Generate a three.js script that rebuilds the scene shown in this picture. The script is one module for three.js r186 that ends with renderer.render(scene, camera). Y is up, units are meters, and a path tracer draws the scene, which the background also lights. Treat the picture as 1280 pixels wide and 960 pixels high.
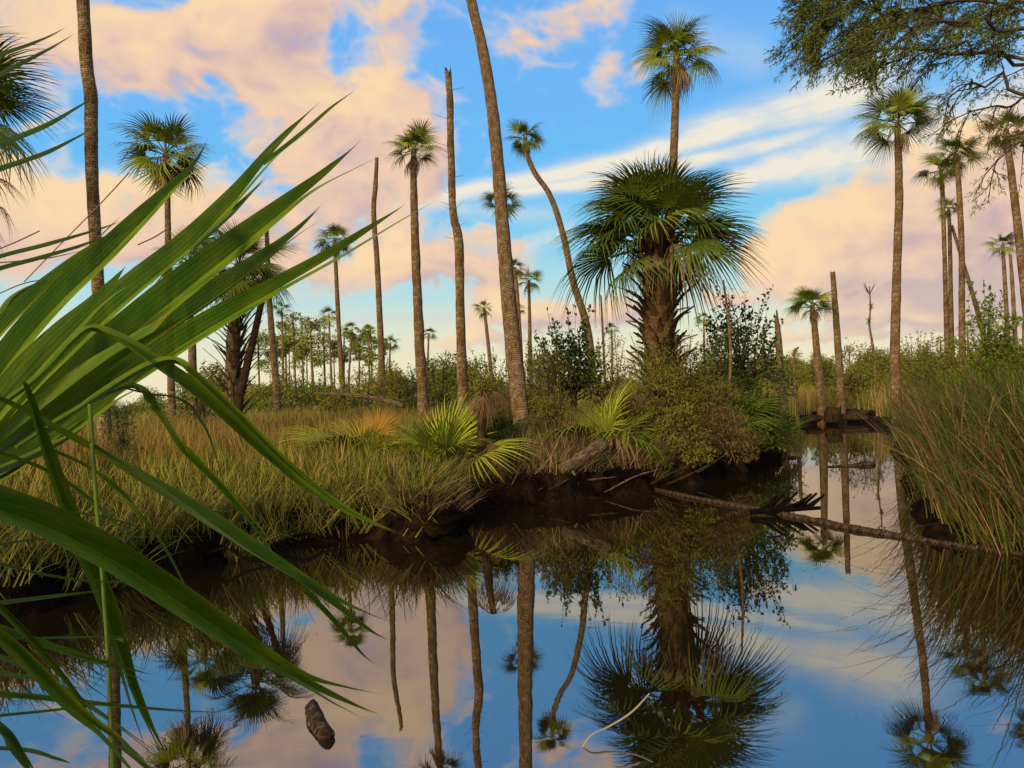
import * as THREE from 'three';
import { mergeGeometries } from 'three/addons/utils/BufferGeometryUtils.js';

// ---------------------------------------------------------------- camera, sky, sun, exposure
const scene = new THREE.Scene();
const camera = new THREE.PerspectiveCamera(53.1, 4 / 3, 0.05, 4000);
camera.position.set(0, 1.6, 0);                       // eye height above the water of the creek
camera.rotation.set(Math.atan(13 / 961), 0, -0.045, 'YXZ');
const EXPOSURE = 2.9;
const renderer = new THREE.WebGLRenderer({ antialias: true });
renderer.setSize(1024, 768);
renderer.toneMapping = THREE.LinearToneMapping;
renderer.toneMappingExposure = EXPOSURE;
renderer.shadowMap.enabled = true;

const sun = new THREE.DirectionalLight(new THREE.Color(1, 0.8, 0.5), 1.5);   // low evening sun behind the viewer, veiled by cloud
sun.position.set(-36, 26, 44);
sun.target.position.set(0, 0, -16);
sun.castShadow = true;
sun.shadow.radius = 32;
sun.shadow.mapSize.set(2048, 2048);
Object.assign(sun.shadow.camera, { left: -60, right: 60, top: 60, bottom: -60, near: 1, far: 260 });
scene.add(sun, sun.target);

// ---------------------------------------------------------------- numbers
function rng(seed) { let a = seed >>> 0; return () => { a = (a + 0x6D2B79F5) | 0; let t = Math.imul(a ^ (a >>> 15), 1 | a); t = (t + Math.imul(t ^ (t >>> 7), 61 | t)) ^ t; return ((t ^ (t >>> 14)) >>> 0) / 4294967296; }; }
const PERM = new Uint8Array(512); { const r = rng(77), p = [...Array(256).keys()]; for (let i = 255; i > 0; i--) { const j = Math.floor(r() * (i + 1)); [p[i], p[j]] = [p[j], p[i]]; } for (let i = 0; i < 512; i++) PERM[i] = p[i & 255]; }
const clamp = (x, a = 0, b = 1) => x < a ? a : x > b ? b : x;
const smooth = (a, b, x) => { const t = clamp((x - a) / (b - a)); return t * t * (3 - 2 * t); };
const lerp = (a, b, t) => a + (b - a) * t;
function noise3(x, y, z) {            // value noise, -1 .. 1
  const xi = Math.floor(x), yi = Math.floor(y), zi = Math.floor(z);
  let u = x - xi, v = y - yi, w = z - zi; u = u * u * (3 - 2 * u); v = v * v * (3 - 2 * v); w = w * w * (3 - 2 * w);
  const X = xi & 255, Y = yi & 255, Z = zi & 255, X1 = (X + 1) & 255, Y1 = (Y + 1) & 255, Z1 = (Z + 1) & 255;
  const a = PERM[PERM[PERM[X] + Y] + Z], b = PERM[PERM[PERM[X1] + Y] + Z], c = PERM[PERM[PERM[X] + Y1] + Z], d = PERM[PERM[PERM[X1] + Y1] + Z];
  const e = PERM[PERM[PERM[X] + Y] + Z1], f = PERM[PERM[PERM[X1] + Y] + Z1], g = PERM[PERM[PERM[X] + Y1] + Z1], h = PERM[PERM[PERM[X1] + Y1] + Z1];
  const p = a + (b - a) * u, q = c + (d - c) * u, r = e + (f - e) * u, s = g + (h - g) * u, m = p + (q - p) * v, n = r + (s - r) * v;
  return (m + (n - m) * w) / 127.5 - 1;
}
function fbm(x, y, z, oct) { let s = 0, a = 0.5; for (let i = 0; i < oct; i++) { s += a * noise3(x, y, z); x = x * 2.03 + 11.3; y = y * 2.03 + 5.7; z = z * 2.03 + 3.1; a *= 0.5; } return s; }
const lin = (c) => c <= 10 ? c / 255 / 12.92 : Math.pow((c / 255 + 0.055) / 1.055, 2.4);
const srgb = (r, g, b) => [lin(r), lin(g), lin(b)];

// ---------------------------------------------------------------- the sky: air and clouds by azimuth and elevation in degrees
{
  const W = 3072, Hh = W / 2, data = new Float32Array(W * Hh * 4);
  // clear air by elevation
  const air = [[0, 240, 228, 190], [2.5, 238, 230, 195], [5, 222, 230, 206], [8, 180, 222, 228], [11.5, 134, 207, 240], [16, 110, 190, 246], [22, 110, 182, 246], [30, 106, 172, 242], [50, 90, 148, 222], [90, 84, 138, 212]].map(([e, ...c]) => [e, ...srgb(...c)]);
  // heaped clouds: azimuth, elevation, half width, half height, weight, warmth (0 mauve shade .. 1 peach light)
  const heaps = [
    [...[-30.36,23.83], 9, 3.2, 1.05, 0.75], [...[-24.24,24.07], 6, 2.9, 1.05, 0.85], [...[-17.5,23.57], 5, 5.4, 1.1, 0.6], [...[-14.64,19.73], 4, 4, 1.0, 0.75], [...[-10.43,18.54], 6, 4.6, 1.12, 0.72], [...[-18.48,25.86], 5, 3, 0.95, 0.85], [...[-12.61,21.1], 3.2, 2.8, 0.9, 0.8], [...[-5.8,17.19], 3.2, 3.4, 0.85, 0.6], [...[-7.92,22.23], 3.2, 3.6, 1.05, 1], [...[-15.69,27.02], 5, 3.2, 0.95, 0.6], [...[-6.79,27.04], 4, 2.4, 0.98, 0.7],
    [...[-4,17.71], 3, 4, 0.72, 0.6], [...[-31.44,18.25], 2.4, 1.8, 0.75, 0.95], [...[-30.32,12.37], 8, 3.2, 1.2, 1.0], [...[-35.75,12.62], 7, 4, 1.1, 0.8], [...[-24.21,12.22], 6, 2.6, 1.0, 0.55], [...[-19.02,13.22], 6, 3, 0.85, 0.3], [...[-13.66,9.98], 5, 2.6, 0.85, 0.6], [...[-11.76,14.46], 4, 2.4, 0.8, 0.25],
    [...[-6.68,11.04], 3.6, 2.6, 1.05, 0.75], [...[-2.57,10.05], 4.4, 3, 1.1, 0.6], [...[-7.95,8.76], 3.4, 1.8, 0.9, 0.5], [...[3.21,5.68], 5.4, 1.5, 1.1, 0.42], [...[0.26,6.41], 3.6, 1.7, 1.05, 0.5], [...[7.94,5.6], 3.6, 1.7, 1.0, 0.35], [...[-2.84,3.88], 5, 1.3, 0.9, 0.55], [...[-12.74,4.81], 5, 1.1, 0.65, 0.35],
    [...[7.52,23.23], 1.6, 2.2, 0.8, 0.8], [...[9.65,22.32], 2, 1.8, 0.68, 0.55], [...[2.72,26.01], 6, 3.6, 0.66, 0.5], [...[7.23,26.41], 5, 1.4, 0.6, 0.6],
    [...[21.43,8.08], 4, 2.6, 1.2, 1.0], [...[24.77,9.05], 4.4, 3.4, 1.2, 0.95], [...[28.34,8.35], 5.5, 5, 1.35, 0.25], [...[32.84,9.47], 7, 7, 1.4, 0.3], [...[38.06,10.22], 9, 8, 1.2, 0.5], [...[29.61,6.13], 9, 2, 1.3, 0.15], [...[18.27,8.66], 2, 1.4, 0.85, 0.3], [...[23.71,10.78], 1.6, 1, 0.85, 0.25],
    [...[16.52,6.17], 2.4, 1.1, 0.85, 0.2], [...[20.72,4.16], 6, 0.5, 0.8, 0.2], [...[28.12,3.68], 8, 0.55, 0.75, 0.3], [...[21.18,2.85], 8, 0.8, 0.75, 0.45],
  ];
  // clouds beyond the frame go on at much the same cover
  { const r = rng(5); for (let i = 0; i < 90; i++) { const az = 42 + r() * 276, el = 3 + Math.pow(r(), 1.3) * 60, k = 0.5 + el / 30; heaps.push([az > 180 ? az - 360 : az, el, (4 + 6 * r()) * (0.8 + el / 40), (1.6 + 2.6 * r()) * k, 0.8 + 0.4 * r(), 0.25 + 0.65 * r()]); }
    for (let i = 0; i < 26; i++) heaps.push([-44 + r() * 88, 33 + r() * 42, 7 + 8 * r(), 3 + 3 * r(), 0.75 + 0.4 * r(), 0.3 + 0.5 * r()]); }
  // long drawn-out streaks: from, to, half thickness at each end, weight
  const streaks = [
    [[-11.23,13.57], [21.43,18.63], 0.45, 0.8, 1.25], [[12.6,17.85], [27.45,19.1], 0.9, 1.8, 1.1], [[-1.76,14.54], [21.85,16.74], 0.35, 0.75, 1.15], [[16.08,14.23], [24.33,15.22], 0.7, 1.5, 1.3], [[19.11,14.72], [36.41,16.03], 1.0, 2.4, 1.0], [[24.18,12.29], [26.16,12.52], 0.5, 0.7, 0.6], [[-4.17,14.11], [4.15,13.02], 0.4, 0.8, 0.35], [[0.46,10.8], [5.27,11.69], 0.5, 0.8, 0.45], [[-32.41,15.09], [-18.95,15.09], 0.6, 1.0, 0.4], [[-11.31,11.67], [-4.13,14.95], 0.6, 0.8, 0.45], [[13,25.31], [19.49,21.93], 0.8, 1.4, 0.25],
  ];
  const shade = srgb(205, 175, 173), mid = srgb(240, 202, 174), bright = srgb(255, 218, 170), cream = srgb(240, 234, 218);
  const D2 = Math.PI / 180, buckets = Array.from({ length: 72 }, () => []);
  heaps.forEach((h) => { for (let b = 0; b < 72; b++) { let d = (b * 5 - 177.5) - h[0]; d = ((d + 540) % 360) - 180; if (Math.abs(d) < h[2] * 1.5 + 7) buckets[b].push(h); } });
  const y0 = Hh / 2;
  for (let j = y0; j < Hh; j++) {
    const el = ((j + 0.5) / Hh - 0.5) * 180, ce = Math.cos(el * D2), se = Math.sin(el * D2);
    let k = 0; while (k < air.length - 2 && el > air[k + 1][0]) k++;
    const t = smooth(air[k][0], air[k + 1][0], el) * 0.5 + clamp((el - air[k][0]) / (air[k + 1][0] - air[k][0])) * 0.5;
    const base = [1, 2, 3].map((c) => lerp(air[k][c], air[k + 1][c], t));
    for (let i = 0; i < W; i++) {
      const th = ((i + 0.5) / W - 0.5) * 2 * Math.PI, dx = Math.cos(th) * ce, dz = Math.sin(th) * ce;
      let az = th / D2 + 90; if (az > 180) az -= 360;
      // clouds drift apart by two scales of turbulence
      const wx = fbm(dx * 9 + 3, se * 15, dz * 9, 3), wy = fbm(dx * 9 + 40, se * 15 + 9, dz * 9, 3);
      const n = fbm(dx * 16 + wx, se * 26 + wy, dz * 16, 5);
      let r = base[0], g = base[1], b = base[2];
      // streaks
      let st = 0;
      if (Math.abs(az) < 50 && el < 32) for (const s of streaks) {
        const ax = s[0][0], ay = s[0][1], bx = s[1][0] - ax, by = s[1][1] - ay, L2 = bx * bx + by * by, px = az - ax + wx * 1.6, py = el - ay + wy * 0.9;
        const q = (px * bx + py * by) / L2, u = (py * bx - px * by) / Math.sqrt(L2), th2 = lerp(s[2], s[3], clamp(q));
        const end = smooth(-0.12, 0.15, q) * (1 - smooth(0.85, 1.2, q));
        if (end > 0) st = Math.max(st, s[4] * end * Math.exp(-(u / th2) * (u / th2)) * (0.9 + 0.6 * n + 0.35 * fbm(q * 11, u * 5, s[4] * 9, 4)));
      }
      if (st > 0) { const c = clamp(st * 1.05); r = lerp(r, cream[0], c); g = lerp(g, cream[1], c); b = lerp(b, cream[2], c); }
      // heaps
      let f = 0, fu = 0, wsum = 0, warm = 0;
      const X = az + wx * 3.4, Y = el + wy * 2.1;
      for (const h of buckets[Math.min(71, Math.floor((az + 180) / 5))]) {
        let d = X - h[0]; if (d > 180) d -= 360; if (d < -180) d += 360;
        const ex = d / h[2], ey = (Y - h[1]) / h[3], e = h[4] * Math.exp(-0.9 * (ex * ex + ey * ey));
        f += e * e; warm += e * (h[5] + 0.22 * ey - 0.12 * ex); wsum += e;
        const ey2 = (Y + 0.5 - h[1]) / h[3], ex2 = (d - 0.7) / h[2]; const e2 = h[4] * Math.exp(-0.9 * (ex2 * ex2 + ey2 * ey2)); fu += e2 * e2;
      }
      if (wsum > 0.02) {
        f = Math.sqrt(f); fu = Math.sqrt(fu);
        let bil = 0, ba = 0.5, bx = dx * 22 + wx, by = se * 34 + wy, bz = dz * 22; for (let q = 0; q < 5; q++) { bil += ba * (0.42 - Math.abs(noise3(bx, by, bz))) * 2; bx = bx * 2.1 + 7; by = by * 2.1 + 3; bz = bz * 2.1 + 5; ba *= 0.55; }
        const dens = Math.min(f, 1.3) + n * 0.55 + bil * 0.42, c = smooth(0.47, 1.08, dens) * 0.95, pale = 1 - smooth(0.25, 0.8, c);
        if (c > 0) {
          const bump = fbm(dx * 34 + wx * 2, se * 52 + wy * 2, dz * 34, 4), lit = clamp(-0.22 + warm / wsum * 1.05 + (f - fu) * 1.3 + n * 0.45 + bump * 0.25 + bil * 0.42);
          const A = lit < 0.5 ? shade : mid, B = lit < 0.5 ? mid : bright, q = lit < 0.5 ? lit * 2 : lit * 2 - 1, low = smooth(9, 1, el) * 0.25;
          const cr = lerp(lerp(A[0], B[0], q), base[0], low), cg = lerp(lerp(A[1], B[1], q), base[1], low), cb = lerp(lerp(A[2], B[2], q), base[2], low);
          r = lerp(r, lerp(cr, cream[0], pale * 0.55), c); g = lerp(g, lerp(cg, cream[1], pale * 0.55), c); b = lerp(b, lerp(cb, cream[2], pale * 0.55), c);
        }
      }
      const glow = Math.max(0, dx * -0.586 + se * 0.30 + dz * 0.752); if (glow > 0) { const k = 0.75 * glow ** 4 * (1 - smooth(20, 60, el)); r = lerp(r, 1.5, k); g = lerp(g, 1.05, k); b = lerp(b, 0.55, k); }   // sunset glow behind the viewer
      const o = (j * W + i) * 4; data[o] = r / EXPOSURE; data[o + 1] = g / EXPOSURE; data[o + 2] = b / EXPOSURE; data[o + 3] = 1;
    }
  }
  for (let j = 0; j < y0; j++) for (let i = 0; i < W; i++) { const o = (j * W + i) * 4; data[o] = 0.05; data[o + 1] = 0.045; data[o + 2] = 0.03; data[o + 3] = 1; }
  const tex = new THREE.DataTexture(data, W, Hh, THREE.RGBAFormat, THREE.FloatType);
  tex.mapping = THREE.EquirectangularReflectionMapping; tex.minFilter = tex.magFilter = THREE.LinearFilter; tex.needsUpdate = true;
  scene.background = tex; scene.environment = tex;
}

// ---------------------------------------------------------------- helpers
const names = new Map();
function numbered(n) { const k = names.get(n) ?? 0; names.set(n, k + 1); return k ? `${n}_${String(k).padStart(3, '0')}` : n; }
function tag(o, label, category, group, kind) { o.userData.label = label; if (category) o.userData.category = category; if (group) o.userData.group = group; if (kind) o.userData.kind = kind; return o; }
function thing(name, label, category, group, at) { const g = new THREE.Group(); g.name = numbered(name); tag(g, label, category, group); if (at) g.position.set(...at); scene.add(g); return g; }
function part(name, geo, mat, parent) { const m = new THREE.Mesh(geo, mat); m.name = parent ? name : numbered(name); (parent ?? scene).add(m); return m; }
const V = (x, y, z) => new THREE.Vector3(x, y, z);

class Geo {                     // gathers triangles with uv
  constructor() { this.p = []; this.u = []; this.i = []; }
  vert(x, y, z, u = 0, v = 0) { this.p.push(x, y, z); this.u.push(u, v); return this.p.length / 3 - 1; }
  tri(a, b, c) { this.i.push(a, b, c); }
  quad(a, b, c, d) { this.i.push(a, b, c, a, c, d); }
  build() { const g = new THREE.BufferGeometry(); g.setAttribute('position', new THREE.Float32BufferAttribute(this.p, 3)); g.setAttribute('uv', new THREE.Float32BufferAttribute(this.u, 2)); g.setIndex(this.i); g.computeVertexNormals(); return g; }
}
// a ribbon folded along its midrib; rows: [position, width]; face: the way its upper side looks
function ribbon(G, rows, face, fold = 0.25, thin = false, crease = false) {
  let prev = null, len = 0;
  const T = V(0, 0, 0), S = V(0, 0, 0), N = V(0, 0, 0);
  rows.forEach(([p, w], k) => {
    const a = rows[Math.max(0, k - 1)][0], b = rows[Math.min(rows.length - 1, k + 1)][0];
    T.subVectors(b, a).normalize(); S.crossVectors(T, face).normalize(); N.crossVectors(S, T).normalize();
    if (k) len += p.distanceTo(rows[k - 1][0]);
    const h = w / 2, d = h * fold;
    let row;
    if (k === rows.length - 1 && w < 0.004) row = [G.vert(p.x, p.y, p.z, 0.5, len)];
    else {
      row = [G.vert(p.x - S.x * h + N.x * d, p.y - S.y * h + N.y * d, p.z - S.z * h + N.z * d, 0, len)];
      if (!thin) for (let q = 0; q < (crease ? 2 : 1); q++) row.push(G.vert(p.x - N.x * d, p.y - N.y * d, p.z - N.z * d, 0.5, len));
      row.push(G.vert(p.x + S.x * h + N.x * d, p.y + S.y * h + N.y * d, p.z + S.z * h + N.z * d, 1, len));
    }
    if (prev) {
      if (row.length === 1) for (let q = 0; q < prev.length - 1; q++) { if (!(crease && q === 1)) G.tri(prev[q], prev[q + 1], row[0]); }
      else for (let q = 0; q < prev.length - 1; q++) if (!(crease && q === 1)) G.quad(prev[q], prev[q + 1], row[q + 1], row[q]);
    }
    prev = row;
  });
}
// a tube along points with radii, uv in metres
function tube(G, pts, radii, sides = 10, wobble = 0, seed = 1, ragged = 0) {
  const T = V(0, 0, 0), A = V(0, 0, 0), B = V(0, 0, 0); let prev = null, len = 0; A.set(1, 0, 0.01);
  const R0 = radii[0];
  pts.forEach((p, k) => {
    const a = pts[Math.max(0, k - 1)], b = pts[Math.min(pts.length - 1, k + 1)];
    T.subVectors(b, a).normalize(); if (k === 0 && Math.abs(T.x) > 0.8) A.set(0, 0.05, 1);
    A.addScaledVector(T, -A.dot(T)).normalize(); B.crossVectors(T, A);
    if (k) len += p.distanceTo(pts[k - 1]);
    const row = [];
    for (let s = 0; s <= sides; s++) {
      const q = s / sides * Math.PI * 2, c = Math.cos(q), d = Math.sin(q);
      let r = radii[k]; if (wobble) r *= 1 + wobble * noise3(c * 1.6 + seed, d * 1.6 + seed * 3, len * 3.2) + wobble * 0.7 * noise3(c * 4 + seed, d * 4, len * 14);
      const up = ragged && k === pts.length - 1 ? ragged * (noise3(c * 2.5 + seed, d * 2.5, 5) + 0.7 * noise3(c * 6 + seed, d * 6, 15)) : 0;
      row.push(G.vert(p.x + (A.x * c + B.x * d) * r + T.x * up, p.y + (A.y * c + B.y * d) * r + T.y * up, p.z + (A.z * c + B.z * d) * r + T.z * up, s / sides * Math.PI * 2 * R0, len));
    }
    if (prev) for (let s = 0; s < sides; s++) G.quad(prev[s], prev[s + 1], row[s + 1], row[s]);
    prev = row;
  });
  const cap = (row, p, flip) => { const c = G.vert(p.x, p.y, p.z, 0.1, len); for (let s = 0; s < sides; s++) flip ? G.tri(row + s + 1, row + s, c) : G.tri(row + s, row + s + 1, c); };
  const first = prev[0] - (pts.length - 1) * (sides + 1); cap(prev[0], pts[pts.length - 1].clone().addScaledVector(T, -ragged * 1.5), false); cap(first, pts[0], true);
}
// points of a smooth curve through [x, y, z, r] rows
function path(rows, n) {
  const c = new THREE.CatmullRomCurve3(rows.map((r) => V(r[0], r[1], r[2])), false, 'centripetal'), P = [], R = [];
  for (let k = 0; k <= n; k++) { const t = k / n, f = t * (rows.length - 1), i = Math.min(rows.length - 2, Math.floor(f)); P.push(c.getPoint(t)); R.push(lerp(rows[i][3], rows[i + 1][3], f - i)); }
  return [P, R];
}

// ---------------------------------------------------------------- textures: what surfaces are made of
function tex(w, h, fn, color) {
  const d = new Uint8Array(w * h * 4);
  for (let j = 0; j < h; j++) for (let i = 0; i < w; i++) { const c = fn(i / w, j / h), o = (j * w + i) * 4; d[o] = clamp(c[0]) * 255; d[o + 1] = clamp(c[1]) * 255; d[o + 2] = clamp(c[2]) * 255; d[o + 3] = 255; }
  const t = new THREE.DataTexture(d, w, h, THREE.RGBAFormat); t.wrapS = t.wrapT = THREE.RepeatWrapping; t.magFilter = THREE.LinearFilter; t.minFilter = THREE.LinearMipmapLinearFilter; t.generateMipmaps = true; if (color) t.colorSpace = THREE.SRGBColorSpace; t.needsUpdate = true; return t;
}
const wrapN = (u, v, fu, fv, s, o) => { const a = u * Math.PI * 2, b = v * Math.PI * 2; return fbm(Math.cos(a) * fu + s + Math.cos(b) * fv * 0.7, Math.sin(a) * fu + Math.sin(b) * fv * 0.7, Math.cos(b) * fv + Math.sin(b) * fv * 1.3 + s, o); };
// palm bark: ring scars with broken fibre between them; one tile is 0.9 m of circumference by 0.9 m of height
function barkShade(u, v) {
  const ring = v * 22 + 0.9 * wrapN(u, v, 1.2, 1, 3, 3), k = ring - Math.floor(ring), n = wrapN(u, v, 9, 5, 9, 4), f = wrapN(u, v, 26, 3, 21, 2), patch = wrapN(u, v, 1.4, 1.4, 31, 3);
  return [0.78 + 0.4 * n + 0.45 * f - 0.36 * smooth(0.7, 0.96, k) + 0.2 * patch, patch, n];
}
const barkMap = tex(512, 512, (u, v) => { const [s, p, n] = barkShade(u, v), g = clamp(0.45 + p * 1.1); return [s * lerp(0.64, 0.66, g), s * lerp(0.5, 0.62, g), s * lerp(0.35, 0.53, g)]; }, true);
const barkBump = tex(512, 512, (u, v) => { const s = barkShade(u, v)[0]; return [s, s, s]; });
// grey weathered wood with long cracks
function woodShade(u, v) { const f = wrapN(u, v, 12, 1.1, 51, 4), c = wrapN(u, v, 22, 1.6, 61, 3); return 0.62 + 0.5 * f - 0.55 * smooth(0.16, 0.34, c); }
const woodMap = tex(256, 512, (u, v) => { const s = woodShade(u, v), p = wrapN(u, v, 2, 2, 71, 3); return [s * (0.66 + 0.2 * p), s * (0.57 + 0.14 * p), s * (0.46 + 0.06 * p)]; }, true);
const woodBump = tex(256, 512, (u, v) => { const s = woodShade(u, v); return [s, s, s]; });
// fan leaf: parallel veins across u, blotches and a yellow edge
const leafMap = tex(128, 512, (u, v) => { const vein = 0.5 + 0.5 * Math.cos(u * 60), mid = Math.exp(-(((u - 0.5) / 0.025) ** 2)), edge = smooth(0.06, 0, Math.min(u, 1 - u)), b = wrapN(u, v, 0.6, 3, 81, 4), spot = smooth(0.34, 0.5, wrapN(u, v, 3, 14, 91, 3)); const s = 0.9 + 0.0 * vein + 0.22 * b; return [lerp(s * 0.86 + mid * 0.25 + edge * 0.25 + b * 0.2, 0.75, spot), lerp(s * 0.93 + mid * 0.12 + edge * 0.06, 0.72, spot), s * 0.62 + mid * 0.05]; }, true);
const leafBump = tex(128, 64, (u) => { const s = 0.5 + 0.5 * Math.cos(u * 60); return [s, s, s]; });
// mud: clods and litter
const mudMap = tex(512, 512, (u, v) => { const a = wrapN(u, v, 2.2, 2.2, 101, 5), b = wrapN(u, v, 14, 14, 111, 3), s = 0.6 + 0.7 * a + 0.4 * b; return [s, s * (0.86 + 0.1 * a), s * (0.72 + 0.15 * b)]; }, true);
const mudBump = tex(512, 512, (u, v) => { const s = 0.5 + 0.6 * wrapN(u, v, 3, 3, 121, 5) + 0.35 * wrapN(u, v, 20, 20, 131, 2); return [s, s, s]; });

const std = (o) => new THREE.MeshPhysicalMaterial({ roughness: 0.95, metalness: 0, specularIntensity: 0.2, ...o });
const leafy = (r, g, b, o = {}) => new THREE.MeshPhysicalMaterial({ color: new THREE.Color(r, g, b), roughness: 0.7, specularIntensity: 0.12, side: THREE.DoubleSide, ...o });
const rep = (t, x, y) => { const c = t.clone(); c.repeat.set(x, y); c.needsUpdate = true; return c; };
const M = {
  bark: std({ map: rep(barkMap, 1.1, 1.1), bumpMap: rep(barkBump, 1.1, 1.1), bumpScale: 0.03, color: new THREE.Color(0.95, 0.85, 0.7) }),
  barkGrey: std({ map: rep(barkMap, 1.1, 1.1), bumpMap: rep(barkBump, 1.1, 1.1), bumpScale: 0.03, color: new THREE.Color(0.95, 0.86, 0.72) }),
  wood: std({ map: rep(woodMap, 1.6, 1.2), bumpMap: rep(woodBump, 1.6, 1.2), bumpScale: 0.015, color: new THREE.Color(0.95, 0.86, 0.72) }),
  woodDark: std({ map: rep(woodMap, 1.6, 1.2), bumpMap: rep(woodBump, 1.6, 1.2), bumpScale: 0.02, color: new THREE.Color(0.4, 0.33, 0.26) }),
  boot: std({ map: rep(woodMap, 3, 2), bumpMap: rep(woodBump, 3, 2), bumpScale: 0.01, color: new THREE.Color(0.85, 0.64, 0.42), side: THREE.DoubleSide }),
  twig: std({ color: new THREE.Color(0.06, 0.042, 0.028) }), twigPale: std({ color: new THREE.Color(0.3, 0.25, 0.19) }),
  frond: leafy(0.15, 0.18, 0.018), frondDark: leafy(0.075, 0.11, 0.014), frondBright: leafy(0.24, 0.27, 0.022), frondYellow: leafy(0.3, 0.26, 0.03), frondOrange: leafy(0.3, 0.16, 0.02),
  dead: leafy(0.33, 0.215, 0.115), deadDark: leafy(0.13, 0.075, 0.042), deadRed: leafy(0.19, 0.098, 0.042),
  near: leafy(1, 1, 1, { color: new THREE.Color(0.17, 0.245, 0.014), vertexColors: true, map: leafMap, bumpMap: leafBump, bumpScale: 0.00012, roughness: 0.5, specularIntensity: 0.4, transmission: 0.18, thickness: 0 }),
  petiole: std({ color: new THREE.Color(0.085, 0.13, 0.018), roughness: 0.6 }),
  wet: std({ color: new THREE.Color(0.03, 0.022, 0.015), map: rep(woodMap, 2, 2), bumpMap: rep(woodBump, 2, 2), bumpScale: 0.01 }),
  barky: std({ map: rep(mudMap, 4, 4), bumpMap: rep(mudBump, 5, 5), bumpScale: 0.02, color: new THREE.Color(0.22, 0.18, 0.15) }),
  mud: new THREE.MeshPhysicalMaterial({ specularIntensity: 0.15, map: rep(mudMap, 0.35, 0.35), bumpMap: rep(mudBump, 0.7, 0.7), bumpScale: 0.05, color: new THREE.Color(0.03, 0.021, 0.013), roughness: 1 }),
};

// ---------------------------------------------------------------- the setting: creek, marsh ground, water
const shore = [                                  // outline of the open water, x and z in metres
  [-34, 0.5], [-34, -2.6], [-16, -3.6], [-8, -5], [-4.05,-5.98],[-3.62,-6.69],[-3.18,-7.66],[-2.5,-8.63],[-1.67,-9.01],[-0.94,-8.28],[-0.83,-9.72],[-0.8,-11.16],[-0.08,-11.18],[0.61,-11.12],[1.86,-11.67],[2.58,-12.2],[3.52,-13.33],[4.44,-14.48],[5.76,-16.52],[6.85,-19.71],[8.6,-24.27],[10.97,-29.51],[12.94,-30.54],[12.69,-26.7],[10.34,-20.96],[7.85,-15.56],[5.92,-11.45],[4.78,-9.07],[4.18,-7.59],[4.23,-6.38], [4.5, -4.6], [5, -3], [4, -1.4], [0, -0.9], [-5, -0.4], [-14, 1],
];
function shoreDist(x, z) {                      // metres from the water's edge, below zero in the water
  let d = 1e9, inside = false;
  for (let i = 0, j = shore.length - 1; i < shore.length; j = i++) {
    const [ax, az] = shore[j], [bx, bz] = shore[i], ex = bx - ax, ez = bz - az, t = clamp(((x - ax) * ex + (z - az) * ez) / (ex * ex + ez * ez));
    d = Math.min(d, Math.hypot(x - ax - ex * t, z - az - ez * t));
    if ((az > z) !== (bz > z) && x < (bx - ax) * (z - az) / (bz - az) + ax) inside = !inside;
  }
  return inside ? -d : d;
}
function groundY(x, z) {
  const s = shoreDist(x, z) + 0.22 * noise3(x * 1.7, 3, z * 1.7) + 0.12 * noise3(x * 5, 9, z * 5);
  if (s < 0) return Math.max(-0.9, s * 0.75);
  const island = Math.exp(-(((x - 2.2) / 4) ** 2 + ((z + 14.5) / 3.2) ** 2));
  return 0.38 * smooth(0, 0.32, s) + 0.12 * smooth(0.3, 5, s) + 0.22 * island * smooth(0.1, 1.2, s) + 0.05 * smooth(0.2, 1, s) * noise3(x * 1.3, 1, z * 1.3) + 0.035 * noise3(x * 6, 2, z * 6);
}
{
  const nx = 300, nz = 340, G = new Geo(), xs = [], zs = [];
  for (let i = 0; i <= nx; i++) { const t = i / nx * 2 - 1; xs.push(1 + 14 * t + 1700 * Math.pow(Math.abs(t), 9) * Math.sign(t)); }
  for (let j = 0; j <= nz; j++) { const t = j / nz; zs.push(t < 0.06 ? lerp(60, 3, t / 0.06) : 3 - 34 * ((t - 0.06) / 0.94) - 2400 * Math.pow((t - 0.06) / 0.94, 14)); }
  for (let j = 0; j <= nz; j++) for (let i = 0; i <= nx; i++) G.vert(xs[i], groundY(xs[i], zs[j]), zs[j], xs[i], -zs[j]);
  for (let j = 0; j < nz; j++) for (let i = 0; i < nx; i++) { const a = j * (nx + 1) + i; G.quad(a, a + 1, a + nx + 2, a + nx + 1); }
  tag(part('ground', G.build(), M.mud), 'dark muddy marsh ground with steep banks along the creek', 'ground', null, 'structure');
  const w = new THREE.PlaneGeometry(60, 60, 1, 1); w.rotateX(-Math.PI / 2); w.translate(0, 0, -22);
  const ripple = tex(256, 256, (u, v) => { const s = 0.5 + 0.5 * wrapN(u, v, 2, 2, 141, 3); return [s, s, s]; });
  M.water = new THREE.MeshPhysicalMaterial({ color: new THREE.Color(0.012, 0.008, 0.003), roughness: 0.015, ior: 4.2, metalness: 0, bumpMap: rep(ripple, 20, 20), bumpScale: 0.00035 });
  tag(part('water', w, M.water), 'still dark tea-coloured creek water mirroring the evening sky', 'water', null, 'structure');
}

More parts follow.
